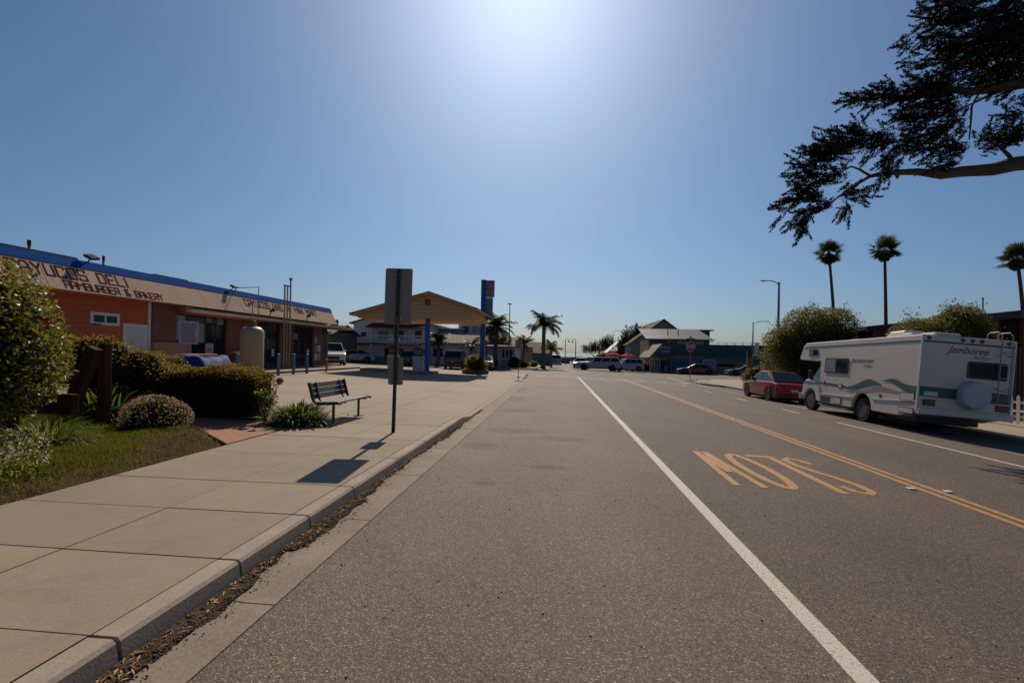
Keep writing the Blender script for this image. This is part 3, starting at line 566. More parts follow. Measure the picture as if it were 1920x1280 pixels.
# flower mound
t_ = bush('flower_mound', 'low round mound of pink flowers between grass and brick paving', 'plant', (-6.9, 7.7, base(-6.8, 7.8)+.16), [((0, 0, .14), (.56, .46, .40))], 4200, .035, A['strap'], floor=0., stems=False, corek=.86)
P_ = lumpy(2600, (0, 0, .17), (.58, .48, .41), seed=3, shell=.06, floor=.06); V, F_ = quads_at(P_, .026, .95, up=np.array([0, 0, 1.])); npmesh('pink_flowers', V, F_, A['pinkpetal'], t_)['kind'] = 'stuff'
straps('strap_leaf_clump', 'strap leaved green clump directly behind the pink flower mound', (-8.15, 8.0, base(-8, 8)+.2), 420, .75, .04, .45, A['strap'], 'strap leaved clumps')
straps('strap_leaf_clump', 'strap leaved clump in the grass below the wooden frame', (-6.75, 5.75, base(-6.7, 5.7)+.2), 300, .5, .034, .38, A['strap'], 'strap leaved clumps')
straps('strap_leaf_clump', 'small dim strap leaved clump under the glossy bush', (-7.5, 6.6, base(-7.5, 6.5)+.2), 90, .4, .03, .25, A['strap'], 'strap leaved clumps')
straps('strap_leaf_clump', 'dense upright green clump growing at the left end of the bench', (-5.1, 9.05, base(-5, 9)+.1), 1500, .56, .045, .44, A['strap'], 'strap leaved clumps')
# rosette plant with a tall dried flower at the end of the hedge
t_ = T('rosette_plant', 'pale green rosette plant with a dried flower head at the hedge end', 'plant', (-5.72, 8.95, base(-5.7, 9)+.14))
m_ = MB(); random.seed(3)
for i in range(5):
    a = i*1.3; m_.tube([(0, 0, 0), (.08*math.cos(a), .08*math.sin(a), .25), (.13*math.cos(a), .13*math.sin(a), .42+.05*i)], [.02, .016, .013], 6)
m_.build('stem', A['greybark'], t_)
V = []; F_ = []
for i in range(5):
    a = i*1.3; c_ = Vector((.13*math.cos(a), .13*math.sin(a), .42+.05*i))
    for j in range(42):
        q = random.uniform(0, 6.28); e = random.uniform(-.5, 1.3); d = Vector((math.cos(q)*math.cos(e), math.sin(q)*math.cos(e), math.sin(e))); s_ = d.cross(Vector((0, 0, 1))).normalized()*.02; b_ = len(V)
        V += [tuple(c_), tuple(c_+d*.07+s_), tuple(c_+d*.115), tuple(c_+d*.07-s_)]; F_.append((b_, b_+1, b_+2, b_+3))
npmesh('leaves', np.array(V), np.array(F_), A['strap'], t_)
MB().tube([(.05, 0, .4), (.18, .02, .6), (.27, .02, .80)], [.009, .008, .008], 6).build('flower_stalk', A['brown'], t_)
P_ = lumpy(420, (.28, .02, .85), (.06, .06, .055), seed=4, shell=.6); V, F_ = quads_at(P_, .03, .5); npmesh('flower_head', V, F_, mat('dried_flower', (.22, .10, .05), .9), t_)
# dark timber sign frame
t_ = T('timber_frame', 'dark brown timber frame of thick beams half hidden behind the glossy bush', 'timber frame', (-7.3, 6.6, base(-7.3, 6.6)+.1))
MB().box(-.07, .07, -.07, .07, -.1, 1.5).build('post', A['darkwood'], t_, bevel=.01, loc=(-.40, .9, 0))
o = MB().box(-.10, .10, -.07, .07, 0, 1.05).build('brace', A['darkwood'], t_, bevel=.01, loc=(-.62, .55, .45)); o.rotation_euler = (0, rad(22), 0)
MB().box(-2.3, .05, -.06, .06, .42, .72).build('rail', A['darkwood'], t_, bevel=.01)
MB().box(-2.4, -.75, -.22, -.10, .0, .45).build('low_board', A['darkwood'], t_, bevel=.01)
# ================================================================ BENCH
t_ = T('park_bench', 'dark metal and slat bench facing the street beside the green clump', 'bench', (-4.62, 9.95, base(-4.6, 9.9)+.15), rad(-1.5))
for y in (-.58, .58):
    m_ = MB(); m_.tube([(.12, y, 0), (.12, y, .40)], .028, 8); m_.tube([(-.22, y, .36), (.30, y, .40)], .022, 8); m_.tube([(-.12, y, 0), (-.12, y, .02)], .02, 6); m_.box(.02, .22, y-.06, y+.06, 0, .012)
    m_.build('leg', A['benchmetal'], t_)
m_ = MB()
for i in range(5): m_.box(-.16+i*.098, -.07+i*.098, -.74, .74, .405+.003*i, .435+.003*i)
m_.build('seat', A['bench'], t_, bevel=.006)
m_ = MB()
for i in range(3):
    x = -.25-.03*i; z = .48+.108*i; m_.add([(x, -.74, z), (x-.03, -.74, z+.095), (x-.03, .74, z+.095), (x, .74, z), (x-.025, -.74, z), (x-.055, -.74, z+.095), (x-.055, .74, z+.095), (x-.025, .74, z)], [(0,1,2,3),(7,6,5,4),(0,4,5,1),(1,5,6,2),(2,6,7,3),(3,7,4,0)])
m_.build('backrest', A['bench'], t_)
for y in (-.74, .74, .5, -.5):
    m_ = MB(); w_ = .03 if abs(y) > .7 else .02
    m_.tube([(.34, y, .40), (.30, y, .425), (-.16, y, .395), (-.23, y, .46), (-.325, y, .81)], w_, 8); m_.build('side_frame', A['benchmetal'], t_)
# ================================================================ BUS STOP SIGN POST
t_ = T('sign_post', 'tall thin post carrying two blank sign backs beside the kerb', 'sign post', (-2.95, 8.49, base(-2.9, 8.5)+.15))
t_.rotation_euler = (0, rad(.9), rad(2))
m_ = MB(); m_.box(-.028, .028, -.012, .012, -.05, 2.96); m_.box(-.028, -.02, -.035, -.012, -.05, 2.96); m_.box(.02, .028, -.035, -.012, -.05, 2.96); m_.build('post', A['green_metal'], t_)
def plate_poly(w_, h_, r=.035, n=4):
    P_ = []
    for cx, cz, a0 in ((w_/2-r, h_/2-r, 0), (-w_/2+r, h_/2-r, 90), (-w_/2+r, -h_/2+r, 180), (w_/2-r, -h_/2+r, 270)):
        P_ += [(cx+r*math.cos(rad(a0+90*i/n)), cz+r*math.sin(rad(a0+90*i/n))) for i in range(n+1)]
    return P_
for w_, h_, zc, nm in ((.50, 1.02, 2.47, 'large_sign_plate'), (.275, .50, 1.11, 'small_sign_plate')):
    o = MB().prism(plate_poly(w_, h_), lambda x, z: (x, .014, z+zc), lambda x, z: (x, .018, z+zc)).build(nm, A['alum'], t_)
    for dz in (-h_*.38, h_*.38): MB().lathe([(.012, -.01), (.012, .0), (.006, .003)], (0, -.016, zc+dz), 8, axis='y').build('bolt', A['steel'], o)
MB().box(.045, .08, .011, .0135, 2.03, 2.11).build('sticker', mat('yellow_sticker', (.42, .40, .03), .5), t_)
MB().box(-.034, .034, -.045, -.012, 1.94, 2.06).build('bracket', A['brown'], t_)
MB().box(-.034, .034, -.045, -.012, 1.62, 1.67).build('bracket', A['green_metal'], t_)
# ================================================================ DELI AND SHOP BUILDING (left)
BX = -16.0
def gz(x, y): return base(x, y)+(.15 if x < -2.3 and y < 38.4 else 0)
D = T('shop_building', 'long low orange and beige shop building with a blue parapet band and maroon lettering', 'building', (0, 0, 0))
MB().box(-30, BX, 4, 32, -.4, 3.25).build('wall', A['peach'], D)
m_ = MB()
for i in range(16): m_.add([(BX+.03, 4, .05+i*.205), (BX+.005, 4, .05+i*.205+.2), (BX+.005, 17.3, .05+i*.205+.2), (BX+.03, 17.3, .05+i*.205), (BX, 4, .05+i*.205), (BX, 17.3, .05+i*.205)], [(0,1,2,3),(0,3,5,4)])
m_.build('siding', A['orange'], D)
yb = lambda x, z: (x, 3, z)
m_ = MB().prism([(-15.3, 3.27), (-15.88, 4.34), (-16.6, 4.34), (-16.6, 3.27)], lambda x, z: (x, 3, z), lambda x, z: (x, 32.1-(z-3.27)*-.0, z)); m_.build('fascia', A['beige'], D)
def mans(y, z, l=0): k = (z-3.27)/1.07; return (-15.3-.58*k+l*.88, y, z+l*.47)
m_ = MB().add([mans(3, 4.08, .02), mans(32.13, 4.08, .02), mans(32.13, 4.36, .02), mans(3, 4.36, .02), (-16.62, 3, 4.37), (-16.62, 32.13, 4.37), mans(3, 4.08, 0), mans(32.13, 4.08, 0)], [(0,1,2,3), (3,2,5,4), (0,6,7,1), (1, 7, 2)]); m_.build('blue_band', A['blue'], D)
MB().box(-16.9, -16.05, 3, 14.6, 4.372, 4.46).build('roof_ledge', A['concrete2'], D)
MB().box(-16.7, -16.3, 15.0, 16.2, 4.375, 4.43).build('roof_ledge', A['concrete2'], D)
MB().box(-16.2, -15.95, 17.6, 19.3, 4.362, 4.42).build('roof_ledge', A['concrete2'], D)
for y in (9, 13.1, 19.6, 22.2):       # panel joints of the fascia
    m_ = MB(); m_.add([mans(y, 3.3, .004), mans(y+.03, 3.3, .004), mans(y+.03, 4.06, .004), mans(y, 4.06, .004)], [(0,1,2,3)]); m_.build('fascia_strip', A['peach'], D)
for y0, y1 in ((20.6, 21.3), (22.3, 21.75)):  # two thin slanting strips, darker than the fascia
    m_ = MB(); m_.add([mans(y0, 3.32, .005), mans(y0+.03, 3.32, .005), mans(y1+.03, 3.95, .005), mans(y1, 3.95, .005)], [(0,1,2,3)]); m_.build('fascia_strip', A['peach'], D)
for txt, y0, z0, h, cw, gp_, st, lb in (('CAYUCOS DELi', 12.17, 3.67, .33, .24, .105, .040, 0), ('HAMBURGER & BAKERY', 13.62, 3.34, .225, .16, .05, .030, 0), ('CAYUCOS GAS', 22.55, 3.66, .32, .205, .10, .042, 0), ('&', 26.45, 3.66, .31, .2, .1, .04, 0), ('MINI MART', 27.15, 3.66, .32, .225, .10, .042, 0)):
    m_ = MB(); strokes(m_, txt, lambda u, v, l: mans(y0+u, z0+v, l+.003), h, cw, gp_, st); m_.build('lettering', A['letter'], D)
MB().box(BX, BX+.07, 17.3, 17.42, .2, 3.27).build('corner_trim', A['white'], D)
o = MB().box(BX, BX+.06, 14.98, 16.09, 2.26, 2.71).build('window', A['white'], D, bevel=.008)
for a, b_ in ((15.09, 15.49), (15.56, 15.97)): MB().box(BX+.045, BX+.063, a, b_, 2.36, 2.60).build('pane', A['window'], o)
MB().box(BX+.06, BX+.10, 15.0, 15.35, 2.262, 2.30).build('hinge', A['black'], o)
o = MB().box(BX, BX+.05, 16.25, 17.29, .3, 2.38).build('door', A['white'], D); MB().box(BX+.045, BX+.056, 16.37, 17.17, .5, 2.26).build('panel', A['offwhite'], o)
# brick column: brick courses run along y, so the mesh keeps its own rotated frame
def brickbox(y0, y1, z0, z1, dx, mt='brick', nm='brick_column'):
    return MB().box(0, y1-y0, -dx, 0, 0, z1-z0).build(nm, A[mt], D, loc=(BX, y0, z0), rot=(0, 0, rad(90)))
b3 = brickmat('brick_face', (.17, .04, .025), (.25, .075, .045), (.22, .15, .12), .21, .07, rot=(rad(90), 0, 0)); A['brick'] = b3
brickbox(17.45, 18.62, 1.72, 3.26, .12)
MB().box(BX, BX+.22, 17.43, 19.35, .1, 1.72).build('low_wall', A['peach'], D)
MB().box(BX, BX+.5, 18.64, 19.1, 2.98, 3.26).build('soffit_box', A['peach'], D)
o = MB().box(BX-.02, BX+.04, 18.66, 21.65, .1, 2.95).build('shopfront', A['black'], D)
for a, b_, z0, z1, mt in ((18.72, 19.2, 1.8, 2.88, 'palewin'), (19.28, 20.35, .3, 2.88, 'window'), (20.42, 21.0, .3, 2.6, 'window'), (21.05, 21.6, .3, 2.6, 'window'), (20.42, 20.8, 2.66, 2.9, 'palewin'), (20.85, 21.05, 2.66, 2.9, 'window'), (21.12, 21.55, 2.62, 2.9, 'palewin')):
    MB().box(BX+.035, BX+.046, a, b_, z0, z1).build('pane', A[mt], o)
MB().box(BX+.047, BX+.052, 19.45, 20.3, 1.75, 2.6).build('poster', A['bluegrey'], o)
MB().box(BX+.047, BX+.06, 20.3, 20.45, 1.0, 1.08).build('handle', A['steel'], o)
MB().box(BX, BX+.14, 21.66, 21.85, .1, 2.96).build('pillar', A['brown'], D)
brickbox(21.86, 23.9, 1.5, 3.0, .10); MB().box(BX, BX+.10, 21.86, 23.9, .1, 1.5).build('low_wall', A['brown'], D)
MB().box(BX+.1, BX+.32, 22.0, 22.75, .15, 1.22).build('vent_cabinet', A['tanpanel'], D, bevel=.01); MB().box(BX+.1, BX+.33, 21.98, 22.77, 1.25, 1.38).build('cabinet_cap', A['beige'], D)
for a, b_, z0 in ((24.3, 26.05, .1), (27.45, 29.85, .1)):
    o = MB().box(BX, BX+.05, a, b_, z0, 2.92).build('shopfront', A['black'], D); nn = 3
    for i in range(nn):
        q = a+(b_-a)*i/nn+.05; MB().box(BX+.045, BX+.056, q, q+(b_-a)/nn-.1, .35, 2.82).build('pane', A['window'], o)
    MB().box(BX+.057, BX+.06, a+.2, a+.6, 2.1, 2.5).build('poster', A['bluegrey'], o); MB().box(BX+.057, BX+.06, b_-.6, b_-.35, 1.1, 1.5).build('poster', A['offwhite'], o)
MB().box(BX, BX+.16, 26.06, 27.44, .1, 2.95).build('pillar', A['brown'], D)
MB().box(BX, BX+.12, 29.9, 31.15, .1, 2.95).build('pillar', A['tanpanel'], D)
for i in range(5): MB().box(BX+.12, BX+.13, 30.1+.42*(i % 2), 30.42+.42*(i % 2), .8+.55*(i//2), 1.25+.55*(i//2)).build('poster', A[('offwhite', 'beige', 'bluegrey')[i % 3]], D)
MB().box(BX, BX+.04, 31.2, 31.95, .1, 2.9).build('shopfront', A['black'], D)
MB().box(BX-.0, -15.2, 18.65, 34.4, 3.0, 3.12).build('awning', A['white'], D)
MB().box(BX, -15.25, 18.6, 22.6, 2.93, 2.998).build('awning_edge', A['orange'], D); MB().box(BX, -15.25, 22.6, 34.3, 2.93, 2.998).build('awning_edge', A['brown'], D)
MB().box(-15.22, -15.12, 18.65, 34.4, 3.123, 3.15).build('flashing', A['peach'], D)
MB().box(-20, -16.6, 32.1, 33.4, 0, 2.85).build('annex_wall', A['dirtwall'], D)
m_ = MB(); m_.tube([(-15.05, 25.15, .2), (-15.05, 25.15, 5.0)], .045, 8); m_.build('vent_pipe', A['tank'], D)
m_ = MB(); m_.tube([(-15.05, 25.42, .2), (-15.05, 25.42, 5.05)], .04, 8); m_.build('vent_pipe', A['tank'], D)
m_ = MB(); m_.tube([(-15.05, 25.72, .2), (-15.05, 25.72, 5.45)], .045, 8); m_.tube([(-15.05, 25.72, 5.4), (-15.05, 25.72, 5.52)], .09, 8); m_.build('vent_pipe', A['tank'], D)
MB().tube([(-15.05, 25.05, 5.03), (-15.05, 25.75, 5.03)], .04, 8).build('pipe_tie', A['greymetal'], D)
MB().tube([(-15.9, 22.3, 4.3), (-15.9, 22.3, 4.5), (-14.5, 22.0, 4.5), (-14.5, 22.0, 3.0)], .022, 6).build('conduit', A['steel'], D)
for y, s_ in ((13.4, .8), (15.85, .7)):
    MB().tube([(-16.4, y, 4.3), (-16.4, y, 4.62*1+.03)], .035, 8).build('roof_vent', A['brown'], D); 
    MB().tube([(-16.4, y, 4.6), (-16.4, y, 4.78)], .06*s_, 8).build('vent_cap', A['letter'], D)
for y, s_ in ((14.75, .6), (21.9, .5)):
    o = MB().box(-.28*s_, .28*s_, -.25*s_, .25*s_, -.05, .05).build('floodlight', A['black'], D, bevel=.02, loc=(-15.7, y, 4.48+.04)); o.rotation_euler = (rad(12), rad(24), 0)
    MB().box(-.2*s_, .2*s_, -.17*s_, .17*s_, -.062, -.051).build('lens', A['beige'], o); MB().tube([(0, 0, 0), (-.12, 0, -.26)], .02, 6).build('arm', A['black'], o)
for y in (23.9, 27.6):
    o = MB().lathe([(.03, -.12), (.10, .10), (.12, .12)], (0, 0, 0), 10).build('floodlight', A['black'], D, loc=(-15.0, y, 3.52)); o.rotation_euler = (0, rad(60), rad(40)); MB().tube([(0, 0, 0), (.25, .05, -.30)], .025, 6).build('arm', A['black'], o)
struct(sheet(MB(), -15.95, -14.0, 14, 33, .27, skirt=.13, sx=2).build('shop_walkway', A['concrete']))
# things before the shops
def bollard(x, y, label):
    t_ = tag(MB().lathe([(.075, -.05), (.075, .98), (.06, 1.03), (.02, 1.05)], (0, 0, 0), 14).build('bollard', A['teal'], smooth=False, loc=(x, y, gz(x, y))), label, 'bollard', 'teal bollards before the shops'); return t_
for i, (px, py) in enumerate(((393, 702), (446, 702), (491.5, 699), (522.5, 706.5), (551, 704), (576, 702))):
    p = atX(px, 660, -13.35); bollard(p.x, p.y, ('teal bollard rising behind the blue tarp, farthest left of its row', 'teal bollard half hidden at the left edge of the beige tank', 'teal bollard at the right edge of the beige tank', 'teal bollard just left of the tall vent pipes', 'third teal bollard from the red post', 'teal bollard next to the orange red post')[i])
t_ = T('delineator_post', 'slim orange red plastic post at the end of the teal bollards', 'marker post', (lambda p: (p.x, p.y, gz(p.x, p.y)))(atX(612.5, 690, -13.4)))
MB().lathe([(.10, 0), (.10, .04), (.055, .06), (.05, .95), (.03, 1.0)], n=12).build('post', A['orangered'], t_); MB().lathe([(.057, .70), (.057, .80)], n=12).build('reflective_band', A['white'], t_)
p = Vector((-12.1, 18, 0)); t_ = T('gas_tank', 'tall upright beige gas tank behind the clipped hedge', 'tank', (p.x, p.y, gz(p.x, p.y)))
o = MB().lathe([(.02, .28), (.28, .31), (.40, .42), (.43, .56), (.43, 1.92), (.40, 2.04), (.28, 2.15), (.02, 2.19)], n=28).build('tank_shell', A['tank'], t_, smooth=True)
MB().lathe([(.14, 2.16), (.14, 2.38), (.10, 2.42)], n=14).build('valve_cover', A['brown'], t_)
MB().tube([(0, 0, 2.4), (0, 0, 3.0), (-.2, 0, 3.4)], .018, 6).build('pipe', A['steel'], t_)
for a in (45, 135, 225, 315): MB().box(-.04, .04, -.04, .04, 0, .46).build('leg', A['tank'], t_, loc=(.32*math.cos(rad(a)), .32*math.sin(rad(a)), 0))
t_ = T('tarp_covered_stack', 'low stack covered with a wrinkled blue tarpaulin behind the hedge', 'tarp', (-11.5, 13.6, gz(-11.5, 13.6)), rad(4))
m_ = MB(); nxx, nyy = 26, 12; V = []
for j in range(nyy+1):
    for i in range(nxx+1):
        u, v = i/nxx*2-1, j/nyy*2-1; ed = max(abs(u), abs(v)); z = 1.02+.03*math.sin(u*7+v*3)+.025*math.sin(v*9+u*2)+.02*math.sin(u*19)
        if ed > .86: z -= .32*(ed-.86)/.14*(1+.2*math.sin(u*13+v*11))
        V.append((u*1.3, v*.8, z))
m_.add(V, [(j*(nxx+1)+i, j*(nxx+1)+i+1, (j+1)*(nxx+1)+i+1, (j+1)*(nxx+1)+i) for j in range(nyy) for i in range(nxx)]); m_.build('tarpaulin', A['tarp'], t_, smooth=True)
MB().box(-1.1, 1.1, -.66, .66, 0, .9).build('stack', A['brown'], t_, bevel=.02)
t_ = T('red_bin', 'red flared plastic bin beside the shop wall', 'bin', (-12.3, 15.0, gz(-12.3, 15)))
MB().add([(-.42,-.5,.0),(.42,-.5,0),(.42,.5,0),(-.42,.5,0),(-.5,-.6,1.0),(.5,-.6,1.0),(.5,.6,1.0),(-.5,.6,1.0)], [(0,3,2,1),(4,5,6,7),(0,1,5,4),(1,2,6,5),(2,3,7,6),(3,0,4,7)]).build('tub', A['red'], t_, bevel=.02)
MB().box(-.54, .54, -.64, .64, .97, 1.06).build('rim', A['red'], t_, bevel=.02); MB().box(.0, .35, -.612, -.60, .55, .85).build('sticker', A['offwhite'], t_, loc=(0, -.0, 0))
t_ = T('small_notice', 'small white notice standing up behind the red bin', 'sign', (-12.35, 16.0, gz(-12.3, 16)))
MB().box(-.02, .02, -.02, .02, 0, 1.1).build('post', A['steel'], t_); MB().box(-.13, .15, -.035, -.022, 1.06, 1.44).build('board', A['signwhite'], t_); MB().box(-.08, .1, -.04, -.036, 1.15, 1.26).build('print', A['bluegrey'], t_)
q0, q1 = atX(336, 601, -12.9), atX(363, 645, -12.9)
t_ = T('notice_board', 'tall white notice board covered in lines of print before the shopfront', 'sign', (q0.x, q0.y, 0)); wy = .58; zt, zb = q0.z, q1.z
t_.rotation_euler = (0, 0, rad(55))
MB().box(-.0, wy, -.015, .0, zb, zt).build('board', A['signwhite'], t_); MB().box(wy*.45, wy*.55, .002, .04, gz(-12.9, 15), zt).build('post', A['steel'], t_)
random.seed(11)
for i in range(12):
    z = zt-.07-i*.058; a = .04+random.uniform(0, .06); b_ = wy-.04-random.uniform(0, .08)
    m_ = MB(); x = a
    while x < b_: l_ = random.uniform(.02, .07); m_.box(x, min(x+l_, b_), -.019, -.0155, z-.026, z); x += l_+.012
    m_.build('line_of_print', A['signink'], t_)
# ================================================================ PETROL CANOPY
C0 = T('fuel_canopy', 'wide tan gabled fuel canopy standing on blue columns', 'canopy', (0, 0, 0))
prof = [(-12.9, 3.86), (-13.15, 3.8), (-8.14, 5.19), (-5.05, 4.2), (-5.45, 4.14), (-5.45, 3.82), (-5.8, 3.62), (-12.9, 3.62)]
prof = [(-12.95, 3.62), (-13.0, 3.9), (-8.14, 5.14), (-5.42, 4.25), (-5.42, 3.66)]
MB().prism(prof, lambda x, z: (x, 30.0, z), lambda x, z: (x, 36.5, z)).build('gable_box', A['canopy'], C0)
m_ = MB(); ed = [(-13.3, 3.74), (-8.14, 5.16), (-5.0, 4.12)]
for (xa, za), (xb, zb_) in zip(ed, ed[1:]):
    for yy in (29.5,): m_.add([(xa, yy, za), (xb, yy, zb_), (xb, yy, zb_+.10), (xa, yy, za+.10), (xa, 37, za), (xb, 37, zb_), (xb, 37, zb_+.10), (xa, 37, za+.10)], [(0,1,2,3),(4,7,6,5),(3,2,6,7),(0,4,5,1),(0,3,7,4),(1,5,6,2)])
m_.build('roof', A['canopy'], C0)
m_ = MB()
for (xa, za), (xb, zb_) in zip(ed, ed[1:]): m_.add([(xa, 29.46, za+.1), (xb, 29.46, zb_+.1), (xb, 29.46, zb_+.15), (xa, 29.46, za+.15), (xa, 37.04, za+.103), (xb, 37.04, zb_+.103), (xb, 37.04, zb_+.15), (xa, 37.04, za+.15)], [(0,1,2,3),(4,7,6,5),(3,2,6,7),(0,3,7,4),(1,5,6,2)])
m_.build('roof_edge', A['darkwood'], C0)
MB().box(-8.5, -8.16, 29.93, 29.985, 4.46, 4.85).build('gable_vent', A['tanpanel'], C0)
m_ = MB()
for z in (3.95, 4.2, 4.45, 4.7): 
    lo = -8.14-(5.14-z)/1.24*4.86; hi = -8.14+(5.14-z)/.89*2.72; m_.box(max(lo, -12.95)+.1, min(hi, -5.42)-.1, 29.985, 29.995, z, z+.012)
m_.build('siding_lines', A['brown'], C0)
for x, y in ((-8.38, 30.3), (-12.3, 35.5)):
    MB().box(x-.13, x+.13, y-.13, y+.13, -.05, 3.62).build('column', A['bluepole'], C0, bevel=.01); MB().box(x-.16, x+.16, y-.16, y+.16, .0, gz(x, y)+.25).build('column_base', A['kerb'], C0)
def pump(x, y, label):
    t_ = T('fuel_pump', label, 'fuel pump', (x, y, gz(x, y)+.12), rad(0), 'fuel pumps under the canopy')
    MB().box(-.35, .35, -.28, .28, 0, 1.0).build('cabinet', A['offwhite'], t_, bevel=.02); MB().box(-.33, .33, -.26, .26, 1.0, 1.55).build('display_head', A['darkcar'], t_, bevel=.02)
    MB().box(-.25, .25, -.29, -.262, 1.12, 1.4).build('display', A['palewin'], t_); MB().box(-.38, .38, -.3, .3, 1.95, 2.15).build('top_sign', A['offwhite'], t_, bevel=.02)
    MB().box(-.33, -.25, -.05, .05, 1.55, 1.96).build('upright', A['steel'], t_); MB().box(.25, .33, -.05, .05, 1.55, 1.96).build('upright', A['steel'], t_)
    for s_ in (-1, 1): MB().tube([(s_*.36, -.2, 1.2), (s_*.55, -.25, 1.9), (s_*.6, -.28, 1.2), (s_*.52, -.28, .4), (s_*.40, -.25, .9)], .025, 6).build('hose', A['black'], t_)
pump(-9.25, 31.4, 'white and grey fuel pump with black hoses beside the front blue column'); pump(-11.7, 33.4, 'farther fuel pump half hidden behind the tall sign post')
struct(sheet(MB(), -13, -8.1, 30.6, 32.2, .30, skirt=.15, sx=2).build('pump_island', A['kerb']))
# ================================================================ PRICE PYLON AND PLANTER
PX, PY = -5.62, 35.6
t_ = T('price_pylon', 'tall blue pylon carrying a red fuel sign and a price panel', 'sign', (PX, PY, gz(PX, PY)))
MB().box(-.17, .17, -.2, .2, 0, 7.0).build('pole', A['bluepole'], t_, bevel=.01)
MB().box(.17, .80, -.16, .16, 5.78, 6.95).build('upper_sign', A['bluepole'], t_)
MB().box(.23, .76, -.175, -.161, 6.22, 6.86).build('red_panel', A['signred'], t_); MB().box(.23, .76, -.175, -.161, 5.86, 6.20).build('cream_panel', A['signcream'], t_)
for txt, z0, h in (('GAS', 6.42, .24),):
    m_ = MB(); strokes(m_, txt, lambda u, v, l: (.29+u, -.176-l, z0+v), h, .11, .04, .028); m_.build('lettering', A['signcream'], t_)
MB().box(.27, .72, -.179, -.176, 6.72, 6.80).build('stripe', A['purplepetal'], t_)
for z in (5.92, 6.06): MB().box(.29, .70, -.179, -.176, z, z+.06).build('stripe', A['darkwood'], t_)
MB().box(.17, .78, -.15, .15, 5.70, 5.76).build('light_bar', A['white'], t_)
MB().box(.17, .70, -.12, .12, 4.0, 5.66).build('price_panel', A['signgrey'], t_)
random.seed(5)
for i in range(5): 
    z = 5.3-i*.29; MB().box(.24, .34, -.128, -.121, z, z+.18).build('price_slot', A['darkcar'], t_); MB().box(.42, .64, -.128, -.121, z-.02, z+.2).build('price_slot', A['navy'] if i > 2 else A['darkcar'], t_)
t_ = T('brick_planter', 'low brick planter ring under the blue pylon', 'planter', (-6.0, 34.8, gz(-6, 34.8)))
MB().lathe([(.98, 0), (.98, .30), (.80, .30), (.80, .18), (.02, .18)], n=20).build('ring', brickmat('planter_brick', (.14, .06, .04), (.2, .09, .06), (.15, .1, .08)), t_)
bush('planter_shrub', 'dense rounded shrub filling the brick planter below the blue pylon', 'bush', (-6.0, 34.8, gz(-6, 34.8)+.15), [((0, 0, .62), (.82, .8, .66)), ((.2, -.1, .5), (.7, .6, .5))], 5200, .09, A['leaf'], floor=0.)
# thin sign post at the near corner, its panel seen from behind
t_ = T('parking_sign', 'thin post with a grey sign back standing at the near kerb corner', 'sign post', (-2.55, 31.3, gz(-2.5, 31)))
MB().tube([(0, 0, 0), (0, 0, 2.55)], .022, 8).build('post', A['green_metal'], t_); MB().box(-.24, .24, -.012, -.0, 1.95, 2.4).build('plate', A['alum'], t_); MB().lathe([(.16, 0), (.14, .03)], n=12).build('foot', A['green_metal'], t_)
